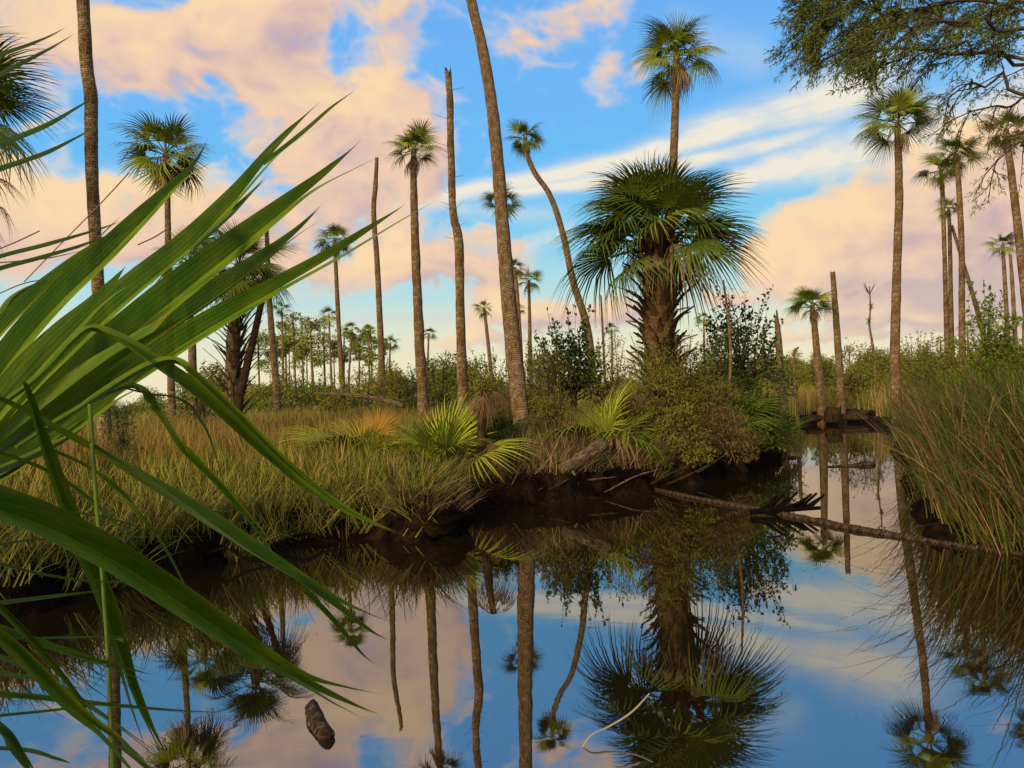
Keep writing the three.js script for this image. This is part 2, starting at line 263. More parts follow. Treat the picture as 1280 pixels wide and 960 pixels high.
// ---------------------------------------------------------------- fan palms
// one fan leaf: stalk along +x from the origin, then a fan of narrow segments that part and droop towards their tips
function fanLeaf({ n = 36, R = 1, stalk = 0.6, spread = 4.4, droop = 0.2, sag = 0.35, lift = 0.25, fold = 0.3, seed = 1, thin = false, collapse = 0, wide = 1 }) {
  const G = new Geo(), r = rng(seed), da = spread / (n - 1), up = V(0, 1, 0);
  const rows = []; for (let k = 0; k <= 4; k++) { const t = k / 4; rows.push([V(stalk * t, -droop * 0.25 * t * t * stalk, 0), stalk * 0.055 + 0.008]); } ribbon(G, rows, up, 0.5, false);
  const hx = stalk, hy = -droop * 0.25 * stalk, st = thin ? [0.04, 0.38, 0.7, 1] : [0.03, 0.3, 0.52, 0.74, 0.9, 1];
  for (let i = 0; i < n; i++) {
    const a = (i / (n - 1) - 0.5) * spread + (r() - 0.5) * da * 0.5, len = R * (0.78 + 0.22 * Math.cos(a * 0.7)) * (0.9 + 0.16 * r()) * (collapse ? 0.6 + 0.5 * r() : 1), split = 0.36 + 0.1 * r();
    const sgn = 1 + 0.5 * (r() - 0.5), tw = (r() - 0.5) * (0.25 + 1.2 * collapse), rag = collapse ? 0.55 + 0.5 * r() : 1, seg = [];
    for (const s of st) {
      const q = len * s, bend = a + tw * s * s * 0.5, c = Math.max(0, Math.cos(a)) * 0.22 * R;   // the stalk runs on into the blade
      const x = hx + c * s * 0.6 + Math.cos(bend) * q * (1 - 0.25 * collapse * s), z = Math.sin(bend) * q * (1 - 0.75 * collapse * rag);
      const y = hy + Math.abs(Math.sin(a)) * lift * q * (1 - collapse) - droop * q * q / R * 0.6 - sag * sgn * len * Math.max(0, s - 0.42) ** 2 * 2.2 - collapse * 0.35 * q * (0.5 + r() * 0.6);
      const w0 = 2 * len * split * Math.tan(da / 2) * 1.12 * wide * (1 - 0.55 * collapse), w = s < split ? w0 * Math.max(0.25, s / split) : w0 * Math.pow(1 - (s - split) / (1 - split), 0.85);
      seg.push([V(x, y, z), s >= 1 ? 0 : Math.max(w, 0.004)]);
    }
    const face = V(-Math.sin(a) * 0.1, 1, -Math.sin(a) * lift); ribbon(G, seg, face.normalize(), fold * (i % 2 ? 1 : -1) * 0.8, thin);
  }
  return G.build();
}
const LEAF = {                                          // one metre blades in a few habits
  young: [11, 12, 13].map((s) => fanLeaf({ n: 34, stalk: 0.5, spread: 3.4, droop: 0.2, sag: 0.25, lift: 0.3, wide: 0.85, seed: s })),
  full: [21, 22, 23, 24].map((s) => fanLeaf({ n: 40, stalk: 0.8, spread: 3.7, droop: 0.45, sag: 0.5, lift: 0.2, wide: 1.0, seed: s })),
  old: [31, 32, 33].map((s) => fanLeaf({ n: 38, stalk: 0.85, spread: 3.6, droop: 0.6, sag: 0.8, lift: 0.12, seed: s })),
  dead: [41, 42, 43].map((s) => fanLeaf({ n: 26, stalk: 0.6, spread: 2.6, droop: 0.6, sag: 0.5, lift: 0, seed: s, collapse: 0.75 })),
  youngFar: [51, 52].map((s) => fanLeaf({ n: 22, stalk: 0.5, spread: 3.2, droop: 0.1, sag: 0.1, lift: 0.4, seed: s, thin: true, wide: 1.0 })),
  fullFar: [61, 62, 63].map((s) => fanLeaf({ n: 26, stalk: 0.8, spread: 3.6, droop: 0.55, sag: 0.5, lift: 0.22, seed: s, thin: true, wide: 1.0 })),
  oldFar: [71, 72].map((s) => fanLeaf({ n: 24, stalk: 0.6, spread: 3.8, droop: 0.45, sag: 0.5, lift: 0.1, seed: s, thin: true, wide: 1.0 })),
  deadFar: [81, 82].map((s) => fanLeaf({ n: 14, stalk: 0.5, spread: 2.4, droop: 0.6, sag: 0.5, lift: 0, seed: s, thin: true, collapse: 0.7 })),
};
function putLeaf(parent, geo, mat, size, turn, tilt, at, roll = 0, name = 'frond') {   // tilt: degrees above the horizontal
  const m = part(name, geo, mat, parent); m.rotation.order = 'YZX'; m.rotation.set(roll, turn, tilt * Math.PI / 180); m.scale.setScalar(size); m.position.set(at.x, at.y, at.z); return m;
}
function crown(t, top, size, n, seed, o = {}) {
  const { far = true, dead = 4, low = -48, mats = [M.frond, M.frondBright, M.frondDark, M.frond], deadMat = M.dead, high = 84, flat = 1 } = o, r = rng(seed), k = far ? 'Far' : '', S = size / 1.7;
  for (let i = 0; i < n; i++) {
    const f = (i + 0.5) / n, tilt = lerp(high, low + 10, Math.pow(f, 0.85)) + (r() - 0.5) * 26, turn = i * 2.39996 + (r() - 0.5) * 0.5, kind = tilt > 60 ? 'young' : tilt > -8 ? 'full' : 'old', set = LEAF[kind + k];
    putLeaf(t, set[Math.floor(r() * set.length)], mats[Math.floor(r() * mats.length)], S * (0.84 + 0.32 * r()) * (kind === 'young' ? 0.95 : 1.04), turn, tilt, { x: top.x, y: top.y - f * size * 0.14, z: top.z }, (r() - 0.5) * 1.5);
  }
  for (let i = 0; i < (o.skirt ?? 0); i++) { const set = LEAF['dead' + k]; putLeaf(t, set[i % set.length], [M.dead, M.deadRed, M.dead][i % 3], S * (0.75 + 0.25 * r()), -1.57 + (i / Math.max(1, o.skirt - 1) - 0.5) * 3.4, -50 - 24 * r(), { x: top.x, y: top.y - size * 0.05, z: top.z + 0.1 }, (r() - 0.5) * 0.8, 'dead_frond'); }
  for (let i = 0; i < dead; i++) { const set = LEAF['dead' + k]; putLeaf(t, set[i % set.length], i % 3 ? deadMat : M.deadDark, S * (0.75 + 0.35 * r()), i * 2.6 + r(), -46 - 34 * r(), { x: top.x, y: top.y - size * 0.16, z: top.z }, (r() - 0.5) * 0.8, 'dead_frond'); }
}
// trunk rows run from the top down: [x, y, z, radius]; it is carried on to the ground
function trunkGeo(rows, seed, sides = 12, wobble = 0.07, ragged = 0) {
  const e = rows[rows.length - 1], g = groundY(e[0], e[2]) - 0.12, all = rows.slice().reverse();
  if (e[1] > g + 0.1) all.unshift([e[0] + (e[0] - rows[rows.length - 2][0]) * 0.15, g, e[2], e[3] * 1.12]);
  const H = all[all.length - 1][1] - all[0][1], [P, R] = path(all, Math.max(12, Math.min(90, Math.round(H * 7)))), G = new Geo();
  tube(G, P, R, sides, wobble, seed, ragged); return G.build();
}
function palm(name, label, rows, crownSize, leaves, seed, o = {}) {
  leaves = Math.round(leaves * 0.82); rows = rows.map((q) => [q[0], q[1], q[2], q[3] * 0.86]);
  const t = thing(name, label, 'palm tree', o.group);
  part('trunk', trunkGeo(rows, seed, o.sides ?? 10, o.wobble ?? 0.06), o.bark ?? M.bark, t);
  const top = rows[0]; crown(t, V(...top), crownSize, leaves, seed, o);
  return t;
}
function snag(label, rows, seed, o = {}) {
  rows = rows.map((q) => [q[0], q[1], q[2], q[3] * 0.88]);
  const t = thing(o.name ?? 'dead_palm_trunk', label, 'dead trunk', o.group);
  part('trunk', trunkGeo(rows, seed, o.sides ?? 12, o.wobble ?? 0.08, o.ragged ?? 0.08), o.bark ?? M.barkGrey, t);
  return t;
}

// the tall ones over the marsh, back from the creek
palm('cabbage_palm', 'tall palm with shaggy brown-skirted crown behind the tall bare trunk on the left bank', [[-11.62,10.523,-26.5,0.097],[-11.619,9.132,-26.5,0.11],[-11.656,7.467,-26.5,0.124],[-11.739,2.487,-26.5,0.152]], 1.572, 30, 101, { dead: 8, low: -45, skirt: 10 });
palm('cabbage_palm', 'palm with short compact crown and flaking trunk beside the snapped dead trunk', [[-2.257,8.028,-19.7,0.082],[-2.292,7.223,-19.7,0.102],[-2.318,5.675,-19.7,0.123],[-2.325,3.615,-19.7,0.143],[-2.303,1.765,-19.7,0.164]], 0.738, 26, 102, { dead: 3, low: -25, wobble: 0.1, skirt: 3 });
palm('cabbage_palm', 'slim palm with drooping small crown in front of the distant pines', [[-8.473,9.641,-38,0.099],[-8.46,8.049,-38,0.119],[-8.435,4.872,-38,0.138],[-8.38,2.412,-38,0.158]], 1.028, 22, 103, { dead: 3, low: -45, skirt: 4 });
palm('cabbage_palm', 'palm with sharply crooked thin trunk and small round crown', [[0.936,11.632,-30,0.094],[0.973,11.063,-30,0.109],[1.25,10.263,-30,0.125],[1.805,9.356,-30,0.125],[2.238,7.859,-30,0.14],[2.557,5.961,-30,0.156],[3.057,3.901,-30,0.172]], 0.812, 24, 104, { dead: 2, low: -40 });
palm('cabbage_palm', 'palm whose small crown shows on both sides of the thick leaning trunk', [[-0.066,10.058,-34,0.106],[-0.027,9.344,-34,0.124],[0.133,7.379,-34,0.142],[0.339,3.285,-34,0.177]], 0.92, 20, 105, { dead: 2, low: -45 });
palm('cabbage_palm', 'far palm half hidden behind the base of the thick leaning trunk', [[0.444,9.825,-50,0.104],[0.565,9.035,-50,0.13],[0.683,3.548,-50,0.156]], 0.884, 18, 106, { dead: 2, low: -45 });
palm('cabbage_palm', 'far straight palm just behind the thick leaning trunk', [[1.454,9.293,-52,0.108],[1.386,6.58,-52,0.135],[1.292,3.329,-52,0.162]], 1.028, 20, 107, { dead: 3, low: -50 });
palm('cabbage_palm', 'far palm leaning slightly between the snapped trunk and the thick leaning trunk', [[-1.855,8.216,-58,0.121],[-1.741,6.697,-58,0.151],[-1.535,3.179,-58,0.181]], 0.845, 18, 108, { dead: 4, low: -50 });
palm('cabbage_palm', 'very tall palm rising behind the big shaggy palm, brown dead leaves hanging in its crown', [[5.637,12.082,-24,0.112],[5.559,10.973,-24,0.137],[5.369,8.585,-24,0.15],[4.961,3.203,-24,0.175]], 1.249, 34, 109, { dead: 8, low: -38, far: false, skirt: 9 });
palm('cabbage_palm', 'short palm with rounded crown on the far bank of the creek', [[11.059,4.372,-28,0.102],[11.111,3.668,-28,0.131],[11.161,2.351,-28,0.16],[11.207,0.949,-28,0.189]], 0.845, 26, 110, { dead: 4, low: -30, skirt: 4 });
palm('cabbage_palm', 'tall straight palm with two dead leaves hanging below its crown, right of the creek', [[11.774,9.167,-22.7,0.094],[11.751,8.262,-22.7,0.118],[11.701,6.835,-22.7,0.13],[11.507,4.468,-22.7,0.142],[11.337,2.106,-22.7,0.165]], 1.134, 26, 111, { dead: 2, low: -24, far: false, high: 72, skirt: 4 });
palm('cabbage_palm', 'taller palm of the tight cluster right of the creek', [[17.811,10.239,-30,0.094],[17.827,9.356,-30,0.109],[17.82,6.841,-30,0.125],[17.636,2.775,-30,0.14]], 0.937, 22, 112, { dead: 3, low: -40 });
palm('cabbage_palm', 'middle palm of the tight cluster right of the creek, leaning against the taller one', [[18.296,10.174,-32,0.083],[18.322,9.401,-32,0.1],[18.273,6.554,-32,0.1],[18.179,2.882,-32,0.117]], 0.899, 20, 113, { dead: 3, low: -45 });
palm('cabbage_palm', 'lowest palm of the tight cluster right of the creek, with tiny crown', [[20.863,9.421,-36,0.075],[20.861,8.667,-36,0.094],[20.676,3.032,-36,0.131]], 0.599, 18, 114, { dead: 1, low: -40 });
palm('cabbage_palm', 'curving palm with brownish crown under the overhanging branches', [[14.499,8.563,-22,0.092],[14.556,7.914,-22,0.103],[14.648,6.64,-22,0.114],[14.793,4.215,-22,0.137],[14.898,1.914,-22,0.149]], 0.733, 24, 115, { dead: 8, low: -45, mats: [M.frond, M.frondYellow, M.dead] });
palm('cabbage_palm', 'small far palm with fluffy crown near the right bank bushes', [[27.164,8.574,-42,0.087],[27.195,7.518,-42,0.109],[27.202,3.57,-42,0.131]], 0.874, 20, 116, { dead: 3, low: -40 });
snag('thin bare trunk standing beside the small far palm at the right bank bushes', [[26.917,7.875,-41,0.085],[26.948,6.073,-41,0.107],[26.938,3.506,-41,0.128]], 117, { sides: 8 });
snag('slender trunk leaning out from the tight cluster of palms', [[19.804,8.199,-34,0.071],[20.184,6.651,-34,0.088],[20.621,4.855,-34,0.106],[20.951,3.065,-34,0.124]], 118, { sides: 8 });
// bare and snapped trunks
snag('tall rough palm trunk on the left bank, running up out of view', [[-7.565,11.256,-14,0.109],[-7.549,9.328,-14,0.124],[-7.517,7.85,-14,0.124],[-7.474,7.435,-14,0.131],[-7.504,6.229,-14,0.124],[-7.486,4.759,-14,0.117],[-7.451,3.001,-14,0.124]], 121, { sides: 16 });
snag('thin bare trunk behind the booted leaning trunks on the left', [[-9.328,8.539,-30,0.094],[-9.325,5.556,-30,0.125],[-9.19,1.951,-30,0.172]], 122);
snag('slim wavy dead trunk without a crown beside the short-crowned palm', [[-4.73,10.791,-29,0.075],[-4.84,9.639,-29,0.106],[-4.933,8.883,-29,0.106],[-4.885,6.451,-29,0.121],[-4.885,2.212,-29,0.151]], 123, { ragged: 0.02 });
{ const rows = [[-1.141,9.075,-17.5,0.082],[-1.13,8.485,-17.5,0.091],[-1.158,7.014,-17.5,0.091],[-1.16,5.729,-17.5,0.1],[-1.074,5.175,-17.5,0.118],[-1.102,3.712,-17.5,0.118],[-1.136,1.706,-17.5,0.137]], t = snag('tall snapped dead trunk with a splintered top', rows, 124, { ragged: 0.22, sides: 14, wobble: 0.12 });
  const G = new Geo(), r = rng(9), [P] = path(rows, 60); for (let k = 0; k < 18; k++) { const a = r() * 6.28, p = P[8 + Math.floor(r() * 34)], q = p.clone().add(V(Math.cos(a) * (0.24 + 0.22 * r()), 0.1 + 0.12 * r(), Math.sin(a) * 0.3)); tube(G, [p, q], [0.007, 0.002], 4); } part('twig', G.build(), M.twig, t); }
snag('thick leaning palm trunk rooted by the mud bank, running out of view', [[-0.662,12.433,-15.5,0.105],[-0.517,9.803,-15.2,0.111],[-0.282,8.373,-14.9,0.116],[-0.124,6.846,-14.6,0.129],[-0.045,4.784,-14.3,0.141],[0.023,2.956,-14,0.16],[0.115,1.495,-13.7,0.178],[0.159,0.659,-13.4,0.202]], 125, { sides: 18, bark: M.bark });
snag('thin pale pole between the crooked palm and the big shaggy palm', [[3.625,5.348,-30,0.037],[3.635,3.562,-30,0.053]], 126, { sides: 6 });
snag('thin leaning stem right of the big shaggy palm', [[4.215,3.648,-15,0.023],[4.267,3.097,-15,0.027],[4.295,2.391,-15,0.031],[4.241,1.612,-15,0.035],[4.113,0.915,-15,0.039]], 127, { sides: 7, ragged: 0.02 });
snag('snapped dead trunk with jagged tip at the far end of the creek', [[9.385,4.049,-27,0.07],[9.429,3.229,-27,0.126],[9.443,1.821,-27,0.155],[9.458,0.977,-27,0.169]], 128, { ragged: 0.3 });
snag('small hooked dead stump beside the jagged snapped trunk', [[10.139,2.803,-27,0.028],[9.993,2.697,-27,0.056],[9.949,2.361,-27,0.07],[9.949,1.236,-27,0.084]], 129, { ragged: 0.02, sides: 8 });
snag('straight flat-topped dead trunk behind the short palm of the far bank', [[12.089,5.605,-28.5,0.104],[12.132,3.519,-28.5,0.133],[12.174,0.844,-28.5,0.163]], 130, { ragged: 0.05 });
{ const t = snag('thin dead tree with clumps of air plants beyond the far bank', [[18.844,6.384,-40,0.031],[18.828,5.256,-40,0.046],[18.743,4.425,-40,0.062],[18.907,2.748,-40,0.083]], 131, { sides: 6, ragged: 0.01, wobble: 0.2 });
  const G = new Geo(), r = rng(19), c = V(...[18.823,5.967,-40]); for (let k = 0; k < 9; k++) { const a = r() * 6.28; tube(G, [c, c.clone().add(V(Math.cos(a) * 0.28, 0.35 + 0.4 * r(), Math.sin(a) * 0.28))], [0.02, 0.006], 4); } part('twig', G.build(), M.twig, t);
  [[18.874,5.338,-40], [18.71,4.593,-40]].forEach((p) => { const B = new Geo(), q = rng(p[1] * 100); for (let k = 0; k < 60; k++) { const d = V(q() - 0.5, q() - 0.5, q() - 0.5).normalize().multiplyScalar(0.2 + 0.12 * q()), o = V(...p); ribbon(B, [[o, 0.03], [o.clone().addScaledVector(d, 0.6), 0.025], [o.clone().add(d), 0]], V(0, 1, 0.1), 0, true); } part('air_plant', B.build(), M.frond, t); }); }

// the tight-booted palms: old leaf stalks stay on the trunk
function boots(parent, axis, n, y0, y1, rad, len, seed, tilt = 0.9, thick = 1.6) {       // axis(y) -> [x, z]
  const r = rng(seed);
  const shapes = [0, 1, 2].map((v) => { const G = new Geo(), w = 0.1 + 0.02 * v; ribbon(G, [[V(-0.05, -0.03, 0), w * 1.9], [V(0.12, 0.0, 0), w * 1.25], [V(0.5, 0.03 + 0.03 * v, 0), w * 0.62], [V(0.96, 0.1 * (v - 1), 0.03 * (v - 1)), w * 0.42], [V(1, 0.1 * (v - 1), 0.03 * (v - 1)), w * 0.3]], V(0, 1, 0), -0.45); ribbon(G, [[V(-0.05, -0.05, 0), w * 1.9], [V(0.12, -0.05, 0), w * 1.2], [V(0.5, -0.01 + 0.03 * v, 0), w * 0.6], [V(0.97, 0.1 * (v - 1) - 0.02, 0.03 * (v - 1)), w * 0.4]], V(0, 1, 0), 0.1); return G.build(); });
  for (let k = 0; k < n; k++) {
    const y = lerp(y0, y1, (k + r() * 0.6) / n), a = k * 2.39996 + (r() - 0.5) * 0.3, [x, z] = axis(y), m = part('leaf_base', shapes[k % 3], M.boot, parent);
    m.rotation.order = 'YZX'; m.rotation.set((r() - 0.5) * 0.4, a, tilt + (r() - 0.5) * 0.4); m.scale.set(len * (0.6 + 0.7 * r()), len * thick, len * thick); m.position.set(x + Math.cos(a) * rad, y, z - Math.sin(a) * rad);
  }
}
{ // the big shaggy palm on the island
  const rows = [[3.06,4.759,-15.4,0.224],[3.044,4.083,-15.4,0.256],[3.03,3.439,-15.4,0.272],[2.999,2.797,-15.4,0.288],[2.985,1.834,-15.4,0.304]], t = thing('shaggy_cabbage_palm', 'big low shaggy palm with full crown and spiky booted trunk on the creek bank', 'palm tree');
  part('trunk', trunkGeo(rows, 140, 18, 0.12), M.boot, t);
  boots(t, (y) => { const f = clamp((rows[0][1] - y) / (rows[0][1] - rows[4][1])); return [lerp(rows[0][0], rows[4][0], f), -15.4]; }, 130, 1.5, 4.7, 0.22, 0.58, 141, 0.66);
  const r = rng(142), top = V(...rows[0]), S = 1.891 / 1.72;
  const lay = [];
  for (let i = 0; i < 46; i++) { const f = (i + 0.5) / 46; lay.push([lerp(86, -8, Math.pow(f, 0.98)) + (r() - 0.5) * 26, i * 2.39996 + (r() - 0.5) * 0.5, f]); }
  for (const [tilt, turn, f] of lay) { const kind = tilt > 60 ? 'young' : tilt > -2 ? 'full' : 'old', set = LEAF[kind]; putLeaf(t, set[Math.floor(r() * set.length)], [M.frond, M.frondDark, M.frondDark][Math.floor(r() * 3)], S * (0.86 + 0.2 * r()) * (tilt > 45 ? 0.84 : 1), turn, tilt, { x: top.x, y: top.y + 0.12 - f * 0.3, z: top.z }, (r() - 0.5) * 1.7); }
  putLeaf(t, LEAF.old[0], M.frondDark, S * 1.12, Math.PI + 0.1, -4, { x: top.x, y: top.y - 0.35, z: top.z + 0.1 }, 0.5); putLeaf(t, LEAF.old[1], M.deadDark, S * 0.95, 0.15, 2, { x: top.x, y: top.y - 0.3, z: top.z }, -0.5, 'dead_frond');
  putLeaf(t, LEAF.old[2], M.frondDark, S * 0.9, -2.6, -22, { x: top.x, y: top.y - 0.35, z: top.z + 0.1 }, 0.3);
  for (const [turn, tilt, s] of [[-1.3, -22, 0.95], [-1.9, -48, 0.8], [-1.0, -55, 0.7], [-2.4, -45, 0.75], [0.3, -25, 0.95], [2.8, -30, 0.9], [-0.3, -28, 0.9], [-2.8, -36, 0.85]]) putLeaf(t, LEAF.dead[Math.floor(r() * 3)], turn > 0.3 ? M.deadDark : M.dead, S * s, turn, tilt, { x: top.x, y: top.y - 0.05, z: top.z }, (r() - 0.5) * 0.6, 'dead_frond');
}
{ // booted palm on the left and its dead neighbour
  const rows = [[-6.494,5.075,-18.7,0.126],[-6.603,4.297,-18.7,0.136],[-6.72,3.326,-18.7,0.156],[-6.786,1.672,-18.7,0.195]], t = thing('booted_palm', 'palm with a broom of old leaf stalks on its trunk, left of the bare marsh', 'palm tree');
  part('trunk', trunkGeo(rows, 150, 14, 0.12), M.wood, t);
  boots(t, (y) => { const f = clamp((rows[0][1] - y) / (rows[0][1] - rows[3][1])); return [lerp(rows[0][0], rows[3][0], f), -18.7]; }, 100, 1.3, 4.5, 0.1, 0.8, 151, 0.75, 0.55);
  crown(t, V(...rows[0]), 1.206, 28, 152, { far: false, dead: 10, low: -40, skirt: 8 });
  palm('cabbage_palm', 'palm with dead brown leaves under its crown behind the broom-stalked palm', [[-9.93,6.257,-24,0.112],[-9.959,4.878,-24,0.112],[-9.934,3.623,-24,0.137],[-9.968,2.123,-24,0.162]], 1.299, 26, 153, { dead: 9, low: -40, deadMat: M.deadDark });
  const d = snag('dark leaning dead trunk with a flopped brown top beside the broom-stalked palm', [[-5.738,4.803,-18.2,0.076],[-5.797,4.292,-18.2,0.085],[-5.957,3.633,-18.2,0.085],[-6.268,2.508,-18.2,0.104],[-6.491,1.665,-18.2,0.123]], 154, { bark: M.woodDark, ragged: 0.02 }), top = V(...[-5.74,4.765,-18.2]);
  for (let k = 0; k < 7; k++) putLeaf(d, LEAF.dead[k % 3], M.deadDark, 0.32 + 0.06 * (k % 3), [0, 0.4, -0.5, 2.9, 0.9, -1.2, 0.2][k], [12, -5, -18, -30, -40, -50, 25][k], top, 0.4, 'dead_frond');
}
{ // crown that reaches in from beyond the left edge of the view
  const t = palm('cabbage_palm', 'palm with spiky leaves reaching out beside the tall rough trunk on the left bank', [[-9.455,7.132,-13,0.122],[-9.467,6.011,-13,0.135],[-9.42,4.237,-13,0.149],[-9.383,2.605,-13,0.162]], 1.515, 34, 160, { far: false, dead: 4, low: -35 }), p = V(...[-9.135,5.791,-13]);
  [[0.1, -2, 0.62], [0.3, -18, 0.62], [-0.3, -30, 0.6]].forEach(([turn, tilt, s], k) => putLeaf(t, LEAF.dead[k], M.deadDark, s, turn, tilt, { x: p.x, y: p.y - 0.3 * k, z: p.z }, 0.4, 'dead_frond'));
}

// ---------------------------------------------------------------- low palms, shrubs and small trees
function palmetto(label, [x, z], size, n, seed, o = {}) {
  const t = thing(o.name ?? 'palmetto', label, o.category ?? 'palmetto', o.group), r = rng(seed), y = (o.y ?? groundY(x, z)), S = size / 1.62, mats = o.mats ?? [M.frond, M.frondBright];
  for (let i = 0; i < n; i++) {
    const f = (i + 0.5) / n, tilt = lerp(o.high ?? 80, o.low ?? 8, f) + (r() - 0.5) * 18, kind = tilt > 45 ? 'young' : tilt > 12 ? 'full' : 'old', set = LEAF[kind];
    putLeaf(t, set[Math.floor(r() * set.length)], mats[Math.floor(r() * mats.length)], S * (0.8 + 0.35 * r()), (o.face ?? 0) + i * 2.39996 * (o.turn ?? 1) + (r() - 0.5) * 0.6, tilt, { x: x + (r() - 0.5) * 0.2, y: y - 0.02, z: z + (r() - 0.5) * 0.2 }, (r() - 0.5) * 1.0 + (o.roll ?? 0));
  }
  for (let i = 0; i < (o.dead ?? 0); i++) putLeaf(t, LEAF.dead[i % 3], o.deadMat ?? M.dead, S * (0.8 + 0.4 * r()), r() * 6.28, -12 + 24 * r(), { x, y: y + 0.16 + size * 0.2, z }, (r() - 0.5) * 0.8, 'dead_frond');
  return t;
}
// a shrub or a small tree: limbs that fork up to clumps of single leaves
function leafFace(G, p, d, nrm, l, w) {
  const s = V(0, 0, 0).crossVectors(d, nrm).normalize(), a = G.vert(p.x, p.y, p.z, 0.5, 0), m = l * 0.45;
  const b = G.vert(p.x + d.x * m + s.x * w, p.y + d.y * m + s.y * w, p.z + d.z * m + s.z * w, 1, 0.5), c = G.vert(p.x + d.x * l, p.y + d.y * l - l * 0.12, p.z + d.z * l, 0.5, 1), e = G.vert(p.x + d.x * m - s.x * w, p.y + d.y * m - s.y * w, p.z + d.z * m - s.z * w, 0, 0.5);
  G.tri(a, b, c); G.tri(a, c, e);
}
function foliage(G, c, rad, n, r, l, w, squash = 0.8) {
  for (let i = 0; i < n; i++) {
    const d = V(r() - 0.5, r() - 0.5, r() - 0.5).normalize(), q = Math.pow(r(), 0.5) * rad, p = V(c.x + d.x * q, c.y + d.y * q * squash, c.z + d.z * q);
    d.x += (r() - 0.5) * 1.4; d.y += (r() - 0.4) * 1.2; d.z += (r() - 0.5) * 1.4; d.normalize();
    leafFace(G, p, d, V(r() - 0.5, r() * 1.5, r() - 0.5).normalize(), l * (0.7 + 0.6 * r()), w * (0.7 + 0.6 * r()));
  }
}
function shrub(label, [x, z], w, h, seed, o = {}) {
  const t = thing(o.name ?? 'shrub', label, o.category ?? 'shrub', o.group), r = rng(seed), y = groundY(x, z) - 0.05, S = new Geo(), F = new Geo(), root = V(x, y, z), n = o.clumps ?? 22, up = o.up ?? 0.35;
  const stems = []; const ns = o.stems ?? 4;
  for (let k = 0; k < ns; k++) { const a = k / ns * 6.28 + r(), e = V(x + Math.cos(a) * w * 0.16 * r(), y + h * (0.4 + 0.25 * r()), z + Math.sin(a) * w * 0.16 * r()); const m = root.clone().lerp(e, 0.5).add(V((r() - 0.5) * 0.1, 0, (r() - 0.5) * 0.1)); tube(S, [root, m, e], [h * 0.014 + 0.008, h * 0.011 + 0.006, h * 0.007 + 0.004], 6, 0.1, k); stems.push([m, e]); }
  for (let k = 0; k < n; k++) {
    const a = k * 2.39996, f = Math.sqrt((k + 0.5) / n), v = up + (1 - up) * (0.5 + 0.5 * Math.cos(f * 2.6 + (r() - 0.5))) * (0.8 + 0.35 * r());
    const c = V(x + Math.cos(a) * f * w * 0.46 * (0.8 + 0.4 * r()), y + h * v * 0.95, z + Math.sin(a) * f * w * 0.46 * (0.8 + 0.4 * r()));
    const st = stems[k % ns], b = st[0].clone().lerp(st[1], 0.3 + 0.7 * r()), mid = b.clone().lerp(c, 0.55).add(V(0, 0.06 * h, 0));
    tube(S, [b, mid, c], [h * 0.006 + 0.004, h * 0.004 + 0.003, 0.003], 5);
    foliage(F, c, (o.clump ?? 0.2) * Math.min(w, h) * (0.7 + 0.6 * r()), o.leaves ?? 90, r, o.l ?? 0.06, o.lw ?? 0.014, o.squash ?? 0.75);
  }
  for (let k = 0; k < n * 0.8; k++) { const a = r() * 6.28, e = r(), b = V(x + Math.cos(a) * w * 0.34 * Math.sqrt(e), y + h * (0.55 + 0.35 * (1 - e)), z + Math.sin(a) * w * 0.34 * Math.sqrt(e)), d = V(Math.cos(a) * 0.5 * r(), 0.5 + 0.6 * r(), Math.sin(a) * 0.5 * r()).normalize(), L = h * (0.14 + 0.22 * r()), q = b.clone().addScaledVector(d, L); tube(S, [b, q], [0.005, 0.002], 4); for (let j = 0; j < 12; j++) { const p = b.clone().lerp(q, 0.2 + 0.8 * r()), g = V(r() - 0.5, r() - 0.2, r() - 0.5).normalize(); leafFace(F, p, g, V(r() - 0.5, r(), r() - 0.5).normalize(), (o.l ?? 0.06) * (0.7 + 0.8 * r()), (o.lw ?? 0.014) * (0.7 + 0.7 * r())); } }
  part('stems', S.build(), o.bark ?? M.twig, t); part('foliage', F.build(), o.mat ?? M.shrub, t); return t;
}
Object.assign(M, { shrub: leafy(0.1, 0.135, 0.018), shrubDark: leafy(0.045, 0.068, 0.013), shrubYellow: leafy(0.16, 0.155, 0.018), shrubOlive: leafy(0.13, 0.12, 0.02), shrubBrown: leafy(0.15, 0.09, 0.035), pine: leafy(0.24, 0.26, 0.045), cedar: leafy(0.085, 0.105, 0.018) });

// on the island round the big palm
shrub('dark broad-leaved shrub left of the big shaggy palm', [1.33,-17], 1.769, 2.6, 301, { mat: M.shrubDark, clumps: 40, leaves: 70, l: 0.11, lw: 0.028, clump: 0.17 });
shrub('open twiggy small tree with dark leaves right of the big shaggy palm', [5.11,-17], 2.034, 2.95, 302, { mat: M.shrubDark, clumps: 60, leaves: 44, l: 0.1, lw: 0.026, clump: 0.13, name: 'small_tree', category: 'tree' });
shrub('fine-leaved yellow-green bush hiding the foot of the big shaggy palm', [2.65,-13.9], 1.519, 1.95, 303, { mat: M.shrubYellow, clumps: 52, leaves: 150, l: 0.05, lw: 0.008, clump: 0.17, up: 0.1 });
shrub('loose olive bush spreading right of the foot of the big shaggy palm', [3.5,-14.2], 1.625, 1.4, 304, { mat: M.shrubOlive, clumps: 44, leaves: 150, l: 0.06, lw: 0.008, clump: 0.2, up: 0.05 });
shrub('low dark bush beside the thin leaning stem', [4.38,-15], 1.405, 0.95, 305, { mat: M.shrub, clumps: 34, leaves: 120, l: 0.07, lw: 0.012, clump: 0.22, up: 0.05 });
